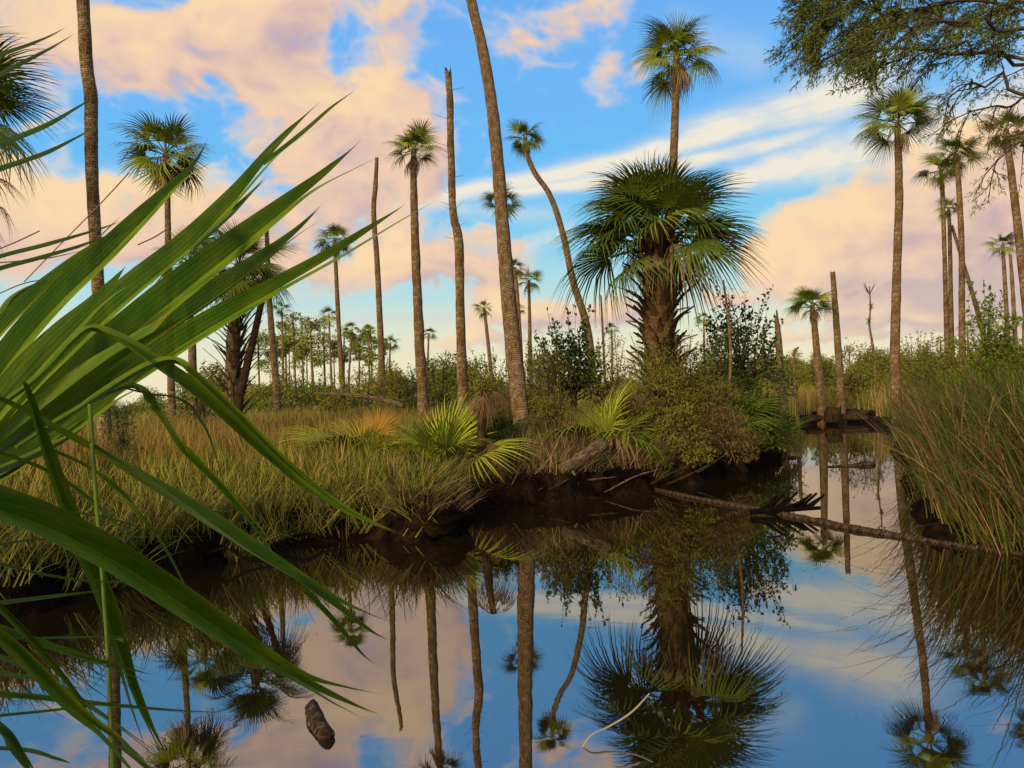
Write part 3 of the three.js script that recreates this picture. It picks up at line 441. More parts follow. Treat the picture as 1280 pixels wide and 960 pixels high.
shrub('low rusty-green bush between the thick leaning trunk and the bright palmetto', [0.67,-13.5], 1.124, 1.15, 306, { mat: M.shrubOlive, clumps: 34, leaves: 100, l: 0.05, lw: 0.008, clump: 0.2, up: 0.05 });
shrub('bright green shrub behind the crooked palm foot', [0.58,-20], 1.665, 2.2, 307, { mat: M.shrub, clumps: 30, leaves: 80, l: 0.09, lw: 0.02, clump: 0.2, up: 0.15 });
shrub('olive bush between the dark broad-leaved shrub and the big shaggy palm', [2.11,-16], 1.249, 2.0, 308, { mat: M.shrubYellow, clumps: 30, leaves: 100, l: 0.06, lw: 0.012, clump: 0.2, up: 0.1 });
shrub('green bush at the tip of the island beside the brown hanging fronds', [5.69,-17], 1.061, 0.8, 309, { mat: M.shrub, clumps: 24, leaves: 100, l: 0.06, lw: 0.01, clump: 0.22, up: 0.05 });
[['dark green bush crowding the right foot of the big shaggy palm', [3.37,-14.8], 95, 1.9, 0], ['tall dark bush behind the dark green palmetto', [4.37,-16], 90, 2.1, 0], ['rusty brown bush over the mud left of the yellow-green bush', [2.07,-13.6], 80, 1.05, 2], ['brown twiggy bush over the bank below the thin leaning stem', [3.61,-13.6], 90, 0.85, 2], ['dark bush filling in below the small dark-leaved tree', [4.96,-15.8], 90, 1.3, 0], ['olive bush leaning over the bank beside the pale log', [2.75,-12.9], 80, 0.8, 1], ['green bush between the thick leaning trunk and the dark broad-leaved shrub', [0.78,-15.5], 80, 1.6, 1], ['dark low bush under the large arching palmetto', [-0.31,-12.6], 70, 0.75, 0], ['brown bush behind the withered palm stub', [-0.03,-14], 80, 1.1, 2]]
  .forEach(([l, p, w, h, m], k) => shrub(l, p, w * -p[1] / 961, h, 1301 + k, { mat: [M.shrubDark, M.shrubOlive, M.shrubBrown][m], clumps: 40, leaves: 120, l: m === 2 ? 0.07 : 0.065, lw: m === 2 ? 0.006 : 0.013, clump: 0.22, up: 0.02 }));
palmetto('bright green palmetto fan on the bank in front of the big shaggy palm', [1.54,-13.2], 1.264, 12, 321, { mats: [M.frondBright, M.frond, M.frond], low: 15, dead: 4, deadMat: M.dead });
palmetto('large green palmetto above the mud mound, long leaves arching', [-1.1,-12], 1.299, 14, 322, { mats: [M.frond, M.frondDark, M.frondBright], low: 30, dead: 3, deadMat: M.deadRed });
palmetto('dull green palmetto tucked behind the large arching palmetto', [-0.6,-13.6], 1.245, 10, 323, { mats: [M.frond, M.frondDark], low: 20 });
palmetto('yellowing palmetto with one orange leaf in the marsh grass', [-2.51,-12.6], 1.285, 9, 324, { mats: [M.frondYellow, M.frondBright, M.shrubYellow], low: 18, high: 70 });
putLeaf(scene.getObjectByName('palmetto_003'), LEAF.young[1], M.frondOrange, 0.806 / 1.62, 1.4, 66, V(...[-2.236,0.836,-12.4]), 0.2);
palmetto('dark green palmetto right of the spiky booted trunk', [4.05,-15.2], 1.455, 12, 325, { mats: [M.frondDark, M.frond], low: 25 });
palmetto('palmetto with brown hanging fronds at the tip of the island', [5.32,-16.4], 1.229, 8, 326, { mats: [M.frond, M.frondDark], low: 25, dead: 8, deadMat: M.deadDark });
palmetto('tiny palmetto seedling beside the pale log', [0.71,-12], 0.325, 5, 327, { mats: [M.frondBright] });
palmetto('small palmetto low on the bank below the yellow-green bush', [2.03,-12.6], 0.629, 7, 328, { mats: [M.frond, M.frondDark], low: 10 });
palmetto('palmetto in the shade left of the large arching palmetto', [-1.54,-12.8], 0.932, 8, 329, { mats: [M.frond, M.frondDark], low: 15 });
palmetto('low palmetto at the foot of the thick leaning trunk', [0.32,-13], 0.812, 7, 330, { mats: [M.frond, M.frondBright], low: 15, dead: 2 });
{ // withered palm stump hung with brown leaves over the mud
  const t = thing('withered_palm', 'withered palm stub with drooping dark brown leaves over the mud bank', 'dead palm'), rows = [[-0.441,1.705,-11.7,0.049],[-0.484,1.293,-11.7,0.061],[-0.501,0.624,-11.7,0.079]]; part('trunk', trunkGeo(rows, 340, 10, 0.15), M.woodDark, t);
  const top = V(...rows[0]), r = rng(341); for (let k = 0; k < 11; k++) putLeaf(t, LEAF.dead[k % 3], k % 2 ? M.deadDark : M.deadRed, 0.3 + 0.12 * r(), k * 2.4, 10 - 60 * r(), top, r() - 0.5, 'dead_frond');
  const u = thing('dead_palmetto', 'rusty brown palmetto skirt hanging down the mud bank', 'dead palm'), q = V(...[-0.349,0.91,-11.5]); for (let k = 0; k < 14; k++) putLeaf(u, LEAF.dead[k % 3], k % 3 ? M.deadRed : M.deadDark, 0.3 + 0.12 * r(), -1.57 + (k / 11 - 0.5) * 2.8, -38 - 30 * r(), q, r() - 0.5, 'dead_frond');
}
['fallen brown palm leaf draped over the island bank below the pale log', 'fallen rusty palm leaf on the island mud under the yellow-green bush', 'fallen tan palm leaf beside the tiny palmetto seedling'].forEach((l, k) => { const [x, z] = [[1.3, -12.4], [2.5, -13.1], [0.5, -12.3]][k], t = thing('fallen_frond', l, 'palm leaf'); putLeaf(t, LEAF.dead[k % 3], [M.dead, M.deadRed, M.dead, M.deadDark, M.deadDark][k], 0.42 + 0.06 * (k % 2), [-0.4, -0.2, -2.9][k], [-16, -12, -14][k], V(x, groundY(x, z) + 0.2, z), 0.5 * (k - 1), 'frond'); });
// on the left marsh
shrub('narrow dark green bush alone in the marsh grass', [-6.13,-12], 0.574, 1.15, 351, { mat: M.shrubDark, clumps: 30, leaves: 130, l: 0.05, lw: 0.006, clump: 0.3, up: 0.1, squash: 1.2 });
[[[...[-8.93,-22]], 2.4, 2.2, 'olive bush behind the palm with brown leaves under its crown'], [[...[-8.12,-30]], 4.0, 2.3, 'broad low green bush behind the bare thin trunk'], [[...[-5.39,-28]], 3.2, 2.3, 'rounded green bush beside the slim wavy dead trunk'], [[...[-3.66,-26]], 2.8, 2.0, 'green bush behind the short-crowned palm'], [[...[-2.25,-24]], 2.8, 2.1, 'green bush behind the snapped trunk'], [[...[-0.71,-24]], 3.2, 2.2, 'bright bush between the snapped trunk and the thick leaning trunk'], [[...[-5.5,-24]], 2.2, 1.4, 'small yellow-green bush by the fallen pole']].forEach(([p, w, h, l], k) => shrub(l, p, w, h, 360 + k, { mat: [M.shrubOlive, M.shrub, M.shrubYellow][k % 3], clumps: 34, leaves: 90, l: 0.1, lw: 0.022, clump: 0.22, up: 0.08 }));
// right bank
shrub('dense dark green bush on the right bank above the tall grass', [9.52,-15], 1.186, 2.15, 381, { mat: M.shrub, clumps: 40, leaves: 90, l: 0.09, lw: 0.022, clump: 0.2, up: 0.3 });
shrub('thin open sapling with sparse leaves by the dense right bank bush', [11.16,-18], 0.937, 3.1, 382, { mat: M.shrub, clumps: 26, leaves: 22, l: 0.09, lw: 0.024, clump: 0.12, up: 0.45, stems: 2, name: 'sapling', category: 'tree' });
[[[...[14.32,-32]], 3.4, 2.4], [[...[15.93,-30]], 3.8, 2.6], [[...[14.75,-26]], 3, 2.2], [[...[14.37,-24]], 2.6, 2.1]].forEach(([p, w, h], k) => shrub(['rounded bush right of the flat-topped dead trunk', 'broad olive bush at the foot of the tall straight palm', 'green bush at the foot of the tight palm cluster', 'bush below the slender leaning trunk'][k], p, w, h, 390 + k, { mat: [M.shrubYellow, M.shrubOlive, M.shrub][k % 3], clumps: 34, leaves: 90, l: 0.11, lw: 0.024, clump: 0.22, up: 0.08 }));

// ---------------------------------------------------------------- far trees
const farPalms = [[[-16.403,9.639,-70,0.109],[-16.412,7.666,-70,0.146],[-16.419,4.016,-70,0.182]], [[-15.372,8.626,-75,0.117],[-15.621,6.446,-75,0.156],[-15.892,3.721,-75,0.195]], [[-10.9,6.833,-70,0.109],[-11.042,5.233,-70,0.146],[-11.129,3.194,-70,0.182]], [[-6.316,6.638,-60,0.094],[-6.441,5.204,-60,0.125],[-6.607,2.834,-60,0.156]], [[-15.571,9.302,-85,0.133],[-15.669,7,-85,0.177],[-15.712,3.9,-85,0.177]], [[-23.633,11.676,-80,0.125],[-23.669,8.754,-80,0.166],[-23.791,3.754,-80,0.208]], [[-9.149,5.856,-90,0.094],[-9.19,4.92,-90,0.14],[-9.255,3.422,-90,0.14]], [[15.216,6.857,-60,0.094],[15.15,5.483,-60,0.125],[15.091,2.982,-60,0.156]], [[9.258,7.167,-70,0.109],[9.266,5.778,-70,0.146],[9.164,3.593,-70,0.146]], [[41.664,5.779,-70,0.109],[41.678,4.683,-70,0.146],[41.655,2.859,-70,0.182]], [[44.809,5.334,-80,0.125],[44.761,4.418,-80,0.125],[44.778,3.166,-80,0.166]], [[37.48,4.96,-85,0.088],[37.439,4.164,-85,0.133],[37.362,2.661,-85,0.133]], [[46.79,6.132,-70,0.109],[46.72,4.821,-70,0.146],[46.674,2.633,-70,0.146]], [[-4.944,5.652,-75,0.078],[-4.982,4.793,-75,0.117],[-5.061,2.999,-75,0.117]], [[0.959,10.004,-75,0.117],[0.948,8.047,-75,0.117],[0.815,3.359,-75,0.156]]];
['beside the largest round-topped pine', 'just left of the slim wavy dead trunk', 'right of the slim wavy dead trunk', 'right of the short-crowned palm', 'between two pines behind the slim wavy trunk', 'behind the thin bare trunk', 'tiny one low behind the snapped trunk, nearer the short-crowned palm', 'behind the small tree with dark leaves', 'above the dark broad-leaved shrub', 'under the tight palm cluster', 'low beside the tall straight palm', 'low beside the flat-topped dead trunk', 'behind the dense dark bush', 'tiny one right of the snapped trunk foot', 'just beside the thick leaning trunk']
  .forEach((w, k) => palm('far_palm', `small distant palm ${w}`, farPalms[k].map((q) => [q[0], q[1], q[2], q[3] * 0.72]), [1.0, 1.05, 0.9, 0.7, 1.0, 1.1, 0.7, 0.8, 0.75, 0.85, 0.6, 0.55, 0.7, 0.65, 0.9][k], 14, 400 + k, { dead: 2, low: -45, sides: 6, group: 'distant palms over the marsh' }));
function pine(label, rows, w, h, seed, o = {}) {
  rows = rows.map((q) => [q[0], q[1], q[2], q[3] * 0.6]); const t = thing('pine_tree', label, 'pine tree', 'distant pines behind the marsh'), r = rng(seed), F = new Geo(), S = new Geo(), top = V(...rows[0]);
  part('trunk', trunkGeo(rows, seed, 6, 0.05), o.pale ? M.wood : M.bark, t);
  for (let k = 0; k < 12; k++) { const f = r(), a = k * 2.4 + r(), q = w * 0.5 * Math.sin(Math.PI * (0.18 + 0.75 * f)) * (0.5 + 0.6 * r()), c = V(top.x + Math.cos(a) * q, top.y - h * f * 0.9 + 0.1, top.z + Math.sin(a) * q); tube(S, [V(top.x, c.y - 0.3, top.z), c], [0.035, 0.015], 4); foliage(F, c, w * 0.19 * (0.6 + 0.7 * r()), 150, r, 0.3, 0.07, 0.62); }
  part('branches', S.build(), M.twig, t); part('crown', F.build(), o.mat ?? M.pine, t);
}
[[[[-23.9,11.541,-85,0.133],[-23.946,8.26,-85,0.177],[-23.945,4.005,-85,0.221]], 2.6, 4.2, 'flat-topped pine at the left end of the distant row'], [[[-21.21,10.336,-82,0.171],[-21.259,7.086,-82,0.213],[-21.223,3.836,-82,0.256]], 4.2, 3.4, 'largest round-topped pine of the distant row'], [[[-23.755,11.388,-88,0.137],[-23.784,8.45,-88,0.183],[-23.874,4.049,-88,0.183]], 2.4, 3.2, 'slim pine between the flat-topped and the round-topped pines'], [[[-20.387,9.086,-84,0.131],[-20.398,6.72,-84,0.175],[-20.431,3.831,-84,0.219]], 2.8, 2.6, 'short pine right of the round-topped one'], [[[-19.391,9.886,-90,0.14],[-19.514,6.98,-90,0.187],[-19.644,3.89,-90,0.187]], 3, 2.6, 'pine behind the slim drooping palm'], [[[-15.564,9.653,-86,0.134],[-15.585,7.052,-86,0.179],[-15.64,3.647,-86,0.179]], 2.8, 3, 'pine between the slim drooping palm and the slim wavy trunk'], [[[-26.873,11.252,-92,0.144],[-26.915,7.893,-92,0.191],[-26.969,4.251,-92,0.191]], 2.2, 3, 'thin pine beside the thin bare trunk'], [[[-28.898,10.131,-95,0.148],[-28.921,7.159,-95,0.198],[-28.935,4.386,-95,0.198]], 2.6, 2.4, 'low pine behind the thin bare trunk'], [[[-29.513,10.248,-90,0.14],[-29.552,6.963,-90,0.187],[-29.573,4.149,-90,0.187]], 3, 3, 'pine seen between the dark leaning trunk and the thin bare trunk'], [[[-18.82,9.553,-96,0.15],[-18.938,6.754,-96,0.15],[-19.056,3.957,-96,0.2]], 2.4, 2, 'small pine behind the slim wavy dead trunk']].forEach(([rows, w, h, l], k) => pine(l, rows, w * 1.25, h * 1.5, 430 + k));
['first from the thin bare trunk', 'second from the thin bare trunk', 'third from the thin bare trunk'].forEach((w, k) => snag(`bare pale pine pole standing among the distant pines, ${w}`, [[[-24.747,8.81,-86,0.063],[-24.852,4.062,-86,0.089]], [[-22.288,7.594,-84,0.061],[-22.352,3.918,-84,0.087]], [[-19.086,7.39,-83,0.06],[-19.152,3.758,-83,0.086]]][k], 445 + k, { name: 'bare_pole', sides: 5, ragged: 0.02, bark: M.wood, group: 'bare poles among the pines' }));
{ // a small bare tree far off
  const t = thing('bare_tree', 'small leafless tree far off beside the short-crowned palm', 'tree'), G = new Geo(), r = rng(460), root = V(...[-9.185,3.028,-65]);
  const grow = (p, d, l, w, n) => { const e = p.clone().addScaledVector(d, l); tube(G, [p, e], [w, w * 0.7], 4); if (n) for (let k = 0; k < 3; k++) grow(e, d.clone().add(V((r() - 0.5) * 1.7, (r() - 0.3) * 0.7, (r() - 0.5) * 1.7)).normalize(), l * 0.68, w * 0.6, n - 1); };
  grow(V(root.x, groundY(root.x, root.z) - 0.1, root.z), V(0, 1, 0), 1.1, 0.05, 4); part('branches', G.build(), M.twigPale, t);
}
// the low far wood that reads as one mass on both sides
{
  const r = rng(470), shapes = new Geo(); foliage(shapes, V(0, 0, 0), 0.85, 420, r, 0.17, 0.04, 0.75);
  const place = []; for (let k = 0; k < 300; k++) { const D = 36 + 90 * Math.pow(r(), 1.1), ax = (r() - 0.5) * 1.7, x = ax * D, tone = r(); if (shoreDist(x, -D) < 3) continue; const big = 0.55 + D / 100, h = (ax > 0.26 ? 1.7 + 2.2 * r() * r() : 0.8 + 1.9 * r() * r()) * big, w = (0.9 + 1.3 * r()) * big; for (let q = 0; q < 10; q++) { const u = r(), v = r() * 6.28; place.push([x + Math.cos(v) * w * u * 1.2, 0.3 + h * (1 - u * u) * (0.35 + 0.65 * r()), -D + Math.sin(v) * w * u, (0.5 + 0.5 * r()) * big, tone]); } }
  for (let k = 0; k < 90; k++) { const D = 58 + 45 * r(), x = lerp(-0.42, -0.02, r()) * D, h = 1.6 + 2.6 * r(), tone = 0.2 + 0.5 * r(); for (let q = 0; q < 9; q++) { const u = r(), v = r() * 6.28; place.push([x + Math.cos(v) * 1.9 * u, 0.4 + h * (1 - u * u) * (0.3 + 0.7 * r()), -D + Math.sin(v) * 1.5 * u, 0.9 + 0.6 * r(), tone]); } }
  const m = new THREE.InstancedMesh(shapes.build(), leafy(1, 1, 1), place.length), d = new THREE.Object3D(), c = new THREE.Color(); m.name = 'far_thicket';
  place.forEach(([x, y, z, s, tone], k) => { d.position.set(x, y, z); d.rotation.set(r() * 6, r() * 6, r() * 6); d.scale.setScalar(s); d.updateMatrix(); m.setMatrixAt(k, d.matrix); const q = lerp(tone, r(), 0.3); q < 0.45 ? c.setRGB(0.13, 0.15, 0.02) : q < 0.75 ? c.setRGB(0.19, 0.175, 0.028) : c.setRGB(0.08, 0.1, 0.02); m.setColorAt(k, c); });
  scene.add(tag(m, 'low green thicket closing off the far side of the marsh', 'thicket', null, 'stuff'));
}

// ---------------------------------------------------------------- grasses: nobody could count them
// grass gathered blade by blade into one mesh, each blade with its own colour
class Sward {
  constructor() { this.p = []; this.c = []; this.i = []; }
  tuft(x, y, z, n, h, spread, w, lean, rows, r, tint, lx = 0, lz = 0) {
    const c = new THREE.Color();
    for (let k = 0; k < n; k++) {
      const a = r() * 6.283, q = Math.sqrt(r()) * spread, L = h * (0.45 + 0.7 * r()), out = lean * (0.25 + 1.1 * r() * r()), b = r() * 6.283, kink = r() < 0.2 ? 0.5 + 0.6 * r() : 0;
      const dx = Math.cos(a) * 0.6 + Math.cos(b) * 0.6, dz = Math.sin(a) * 0.6 + Math.sin(b) * 0.6, sx = Math.cos(b + 1.2), sz = Math.sin(b + 1.2), bw = w * (0.6 + 0.7 * r()), ox = x + Math.cos(a) * q, oz = z + Math.sin(a) * q, first = this.p.length / 3;
      tint(c);
      for (let s = 0; s <= rows; s++) {
        const t = s / rows, o = out * L * (t * t + kink * Math.max(0, t - 0.55)), X = ox + dx * o + lx * L * t, Y = y + L * (t * (1 - 0.25 * (lx * lx + lz * lz)) - 0.3 * out * t * t * t - kink * Math.max(0, t - 0.55)), Z = oz + dz * o + lz * L * t, hw = bw * 0.5 * (1 - 0.4 * t);
        if (s === rows) { this.p.push(X, Y, Z); this.c.push(c.r, c.g, c.b); } else { this.p.push(X - sx * hw, Y, Z - sz * hw, X + sx * hw, Y, Z + sz * hw); this.c.push(c.r, c.g, c.b, c.r, c.g, c.b); }
        if (s) { const u = first + (s - 1) * 2; s === rows ? this.i.push(u, u + 1, u + 2) : this.i.push(u, u + 1, u + 3, u, u + 3, u + 2); }
      }
    }
  }
  geo() { const g = new THREE.BufferGeometry(); g.setAttribute('position', new THREE.Float32BufferAttribute(this.p, 3)); g.setAttribute('color', new THREE.Float32BufferAttribute(this.c, 3)); g.setIndex(this.i); g.computeVertexNormals(); return g; }
  add(name, label) { const m = part(name, this.geo(), grassMat); return tag(m, label, 'grass', null, 'stuff'); }
}
const grassMat = leafy(1, 1, 1, { roughness: 0.8, vertexColors: true });
const pick = (c, list, q) => { let s = 0; for (const [w, ...k] of list) { s += w; if (q < s) return c.setRGB(...k); } return c.setRGB(...list[list.length - 1].slice(1)); };
const onIsland = (x, z) => x > -1.4 && x < 7 && z < -10.5 && z > -19 && x < 0.36 * -z + 1.3;
{ // the marsh left of the creek
  const r = rng(501), W = new Sward();
  const green = [[0.32, 0.16, 0.17, 0.016], [0.33, 0.24, 0.2, 0.03], [0.2, 0.32, 0.23, 0.06], [0.15, 0.09, 0.1, 0.014]], rust = [[0.4, 0.33, 0.19, 0.05], [0.3, 0.27, 0.19, 0.05], [0.3, 0.19, 0.16, 0.03]], isle = [[0.4, 0.25, 0.15, 0.065], [0.25, 0.16, 0.14, 0.025], [0.35, 0.3, 0.21, 0.1]];
  let n = 0;
  for (let k = 0; k < 90000 && n < 6900; k++) {
    const z = -5.2 - 18 * Math.pow(r(), 0.75), x = lerp(-0.78 * -z - 1.5, 0.32 * -z, r()), s = shoreDist(x, z), isl = onIsland(x, z); if (s < (isl ? 0.4 : 0.5 + 0.3 * noise3(x * 2, 31, z * 2)) || x > 0.34 * -z + 0.8) continue; if (isl && r() < 0.3) continue; n++;
    const f = smooth(1.2, 3.6, s + 1.4 * noise3(x * 0.5, 3, z * 0.5) + 0.7 * noise3(x * 2, 7, z * 2)), dark = 0.42 + 0.3 * noise3(x * 0.9, 17, z * 0.9) + 0.25 * r(), size = (isl ? 0.62 : lerp(0.62, 0.8, f)) * (0.75 + 0.5 * r()) * smooth(-0.4, 1.2, s);
    W.tuft(x, groundY(x, z) - 0.03, z, z > -12 ? 22 : 20, size, 0.2, z > -11 ? 0.013 : 0.011, 0.45, z > -11 ? 4 : 3, r, (c) => { pick(c, isl ? isle : r() < f ? rust : green, r()); c.multiplyScalar(dark + 0.5 * r()); }, (r() - 0.5) * 0.55, (r() - 0.5) * 0.55);
  }
  W.add('marsh_grass', 'yellow-green and rust-brown marsh grass over the left bank');
  const B = new Sward(); n = 0;
  for (let k = 0; k < 12000 && n < 330; k++) { const z = -5.3 - 6 * r(), x = lerp(-6, -0.9, r()), s = shoreDist(x, z); if (s < 0.12 || s > 0.5) continue; n++; B.tuft(x, groundY(x, z) - 0.02, z, 14, 0.42 + 0.3 * r(), 0.12, 0.011, 1.0, 5, r, (c) => { pick(c, [[0.4, 0.15, 0.15, 0.02], [0.35, 0.24, 0.18, 0.05], [0.25, 0.08, 0.09, 0.02]], r()); c.multiplyScalar(0.7 + 0.5 * r()); }, (r() - 0.4) * 1.3, (r() - 0.35) * 1.1); }
  B.add('bank_grass', 'limp pale grass hanging over the left bank edge');
  // far marsh: patches of grass repeated to the thicket
  const T = new Sward(), q = rng(515); for (let k = 0; k < 26; k++) { const pal = q(); T.tuft((q() - 0.5) * 2.4, 0, (q() - 0.5) * 2.4, 12, 0.85, 0.25, 0.024, 0.4, 3, q, (c) => { pick(c, [[0.4, 0.3, 0.2, 0.07], [0.35, 0.21, 0.18, 0.035], [0.25, 0.14, 0.15, 0.025]], lerp(pal, q(), 0.4)); c.multiplyScalar(0.7 + 0.5 * q()); }); }
  const far = []; for (let k = 0; k < 9000 && far.length < 1500; k++) { const z = -21.5 - 50 * Math.pow(r(), 1.1), x = (r() - 0.5) * 1.6 * -z; if (shoreDist(x, z) < 0.9) continue; far.push([x, groundY(x, z) - 0.03, z]); }
  const m = new THREE.InstancedMesh(T.geo(), grassMat, far.length), d = new THREE.Object3D(); m.name = 'far_marsh_grass'; far.forEach(([x, y, z], k) => { d.position.set(x, y, z); d.rotation.y = r() * 6.28; d.scale.setScalar(0.85 + 0.35 * r()); d.updateMatrix(); m.setMatrixAt(k, d.matrix); });
  scene.add(tag(m, 'tan marsh grass stretching back to the far thicket', 'grass', null, 'stuff'));
}
{ // straw and litter under the island shrubs and along its edge
  const r = rng(531), W = new Sward(); let n = 0;
  for (let k = 0; k < 20000 && n < 700; k++) { const z = -10.8 - 6 * r(), x = lerp(-0.6, 5.6, r()), s = shoreDist(x, z); if (s < 0.3 || s > 2 || x > 0.36 * -z) continue; n++; W.tuft(x, groundY(x, z) - 0.02, z, 14, 0.3 + 0.4 * r(), 0.22, 0.011, 0.9, 3, r, (c) => { pick(c, [[0.35, 0.2, 0.11, 0.05], [0.25, 0.33, 0.21, 0.1], [0.2, 0.12, 0.13, 0.02], [0.2, 0.09, 0.06, 0.03]], r()); c.multiplyScalar(0.4 + 0.7 * r()); }, (r() - 0.5) * 2.2, (r() - 0.35) * 1.6); }
  W.add('dry_straw', 'tangled dead brown straw along the island bank');
}
{ // tall rushes on the right bank
  const r = rng(541), W = new Sward(), E = new Sward(); let n = 0;
  const pal = [[0.42, 0.105, 0.145, 0.016], [0.12, 0.2, 0.12, 0.035], [0.28, 0.065, 0.1, 0.014], [0.12, 0.28, 0.21, 0.08], [0.08, 0.05, 0.04, 0.02]];
  for (let k = 0; k < 60000 && n < 2500; k++) { const z = -4.3 - 22 * Math.pow(r(), 1.25), x = lerp(3.6, 0.74 * -z + 2.5, r()), s = shoreDist(x, z); if (s < 0.16 || x < 0.475 * -z) continue; if (s > 4.5 && r() < 0.5) continue; n++; const v = 0.45 + 0.35 * noise3(x * 1.2, 5, z * 1.2), tall = (1.28 + 0.3 * noise3(x * 0.8, 9, z * 0.8)) * (z < -12 ? 0.82 : 1) * smooth(-0.3, 1.0, s); W.tuft(x, groundY(x, z) - 0.05, z, 24, tall * (0.95 + 0.4 * r()), 0.26, 0.012, 0.95, z > -10 ? 6 : 4, r, (c) => { pick(c, pal, r()); c.multiplyScalar(v * 0.85 + 0.5 * r()); }, (r() - 0.5) * 0.36, (r() - 0.5) * 0.36); }
  W.add('tall_rush', 'tall olive and rust rushes crowding the right bank'); n = 0;
  for (let k = 0; k < 40000 && n < 150; k++) { const z = -4.6 - 9 * r(), x = lerp(3.4, 8, r()), s = shoreDist(x, z); if (s < 0.05 || s > 0.55 || x < 0.455 * -z) continue; n++; E.tuft(x, Math.max(-0.04, groundY(x, z) - 0.04), z, 16, 1.05 + 0.4 * r(), 0.16, 0.011, 0.95, 7, r, (c) => { pick(c, [[0.3, 0.17, 0.09, 0.035], [0.45, 0.08, 0.1, 0.018], [0.25, 0.25, 0.16, 0.07]], r()); c.multiplyScalar(0.4 + 0.6 * r()); }, -0.02 - 0.4 * r(), (r() - 0.4) * 0.4); }
  E.add('arching_rush', 'long reddish rush blades arching from the right bank over the water');
}

// ---------------------------------------------------------------- fallen wood, sticks, mud mound
function stick(name, label, rows, mat, o = {}) { const [P, R] = path(rows, o.n ?? 24), G = new Geo(); tube(G, P, R, o.sides ?? 8, o.wobble ?? 0.15, o.seed ?? 3, o.ragged ?? 0.02); return tag(part(name, G.build(), mat), label, o.category ?? 'log', o.group); }
{ // the long trunk lying across the creek
  const t = thing('driftwood_trunk', 'long thin fallen trunk lying across the creek at the water surface', 'log'), rows = [[2.15,-12.25],[2.39,-11.3],[2.81,-10.27],[3.22,-9.21],[3.53,-8.26],[3.83,-7.68],[4.1,-7.18],[4.39,-6.62]].map(([x, z], k) => [x, 0.012 + 0.008 * Math.sin(k * 2), z, [0.016, 0.03, 0.036, 0.036, 0.034, 0.032, 0.028, 0.022][k]]);
  const [P, R] = path(rows, 70), G = new Geo(); tube(G, P, R, 10, 0.4, 7, 0.05); part('trunk', G.build(), M.barky, t);
  const r = rng(601), [rx, rz] = [3.26,-9.32], root = V(rx, 0.05, rz); const S = new Geo();
  for (let k = 0; k < 11; k++) { const b = root.clone().add(V(-0.32 + k * 0.06, 0.02, -0.02)), e = b.clone().add(V(0.16 + 0.1 * r(), 0.1 + 0.1 * r(), (r() - 0.5) * 0.3)); tube(S, [b, e], [0.022, 0.014], 5, 0.2, k); } tube(S, [root.clone().add(V(-0.45, 0, 0)), root.clone().add(V(0.38, 0.02, 0.05))], [0.04, 0.025], 6, 0.2, 3); part('branch_stubs', S.build(), M.wet, t);
}
{ const rows = [[...[0.655,0.439,-11.45], 0.085], [...[1.01,0.601,-11.6], 0.1], [...[1.381,0.801,-11.8], 0.1]], t = thing('bank_log', 'short pale log sticking out of the mud bank below the bright palmetto', 'log'), [P, R] = path(rows, 14), G = new Geo(); tube(G, P, R, 12, 0.12, 3, 0.03); part('log_body', G.build(), M.wood, t); const S = new Geo(); tube(S, [V(...[0.942,0.523,-11.7]), V(...[0.848,0.402,-11.5]), V(...[0.903,0.22,-11.4])], [0.05, 0.04, 0.03], 8, 0.15, 2); part('branch_stub', S.build(), M.wood, t); }
{ const rows = [[...[-1.124,0.077,-4.05], 0.036], [...[-1.075,0.061,-3.92], 0.042], [...[-1.021,0.048,-3.8], 0.042], [...[-0.953,0.039,-3.68], 0.036]]; rows.forEach((r, k) => { r[1] = 0.012; }); const [P, R] = path(rows, 14), G = new Geo(); tube(G, P, R, 14, 0.16, 11, 0.008); tag(part('floating_log', G.build(), M.barky), 'short chunk of grey bark-covered log floating in the open creek', 'log'); }
{ const r = (p, y, w) => [p[0], y, p[1], w], t = thing('curved_twig', 'pale curved twig rising from the water', 'twig'), a = [[...[0.193,-0.093,-3.45], 0.003], [...[0.275,0.033,-3.5], 0.004], [...[0.377,0.058,-3.55], 0.0045], [...[0.489,0.098,-3.6], 0.0045], [...[0.583,0.16,-3.65], 0.003]], [P, R] = path(a, 24), G = new Geo(); tube(G, P, R, 6, 0.15, 5); part('stem', G.build(), M.twigPale, t); const q = V(...[0.193,-0.093,-3.45]), S = new Geo(); tube(S, [q, V(q.x - 0.03, -0.2, q.z + 0.05)], [0.003, 0.003], 5); part('stem', S.build(), M.twigPale, t); }
stick('fallen_pole', 'pale fallen pole lying level in the marsh grass', [[...[-3.876,1.79,-15], 0.03], [...[-3.087,1.723,-14.8], 0.04], [...[-2.442,1.603,-14.6], 0.045], [...[-2.039,1.467,-14.4], 0.04]], M.wood, { seed: 21 });
stick('bank_wood', 'small pale broken board of wood on the left bank edge', [[...[-2.613,0.393,-9.3], 0.03], [...[-2.437,0.443,-9.3], 0.055], [...[-2.246,0.386,-9.3], 0.03]], M.wood, { seed: 22, n: 10 });
stick('floating_stick', 'dark pointed stick floating in the upper creek', [[...[5.741,0.057,-14.2], 0.012], [...[6.198,0.051,-14.2], 0.025], [...[6.39,0.042,-14.2], 0.06], [...[6.627,0.061,-14.2], 0.045]].map((r) => [r[0], 0.01, r[2], r[3]]), M.woodDark, { seed: 23, n: 14 });
stick('floating_stick', 'small dark stick floating at the tip of the island', [[...[5.548,0.036,-16.2], 0.02], [...[5.784,0.042,-16.2], 0.04], [...[6.02,0.048,-16.2], 0.02]].map((r) => [r[0], 0.01, r[2], r[3]]), M.woodDark, { seed: 24, n: 10 });
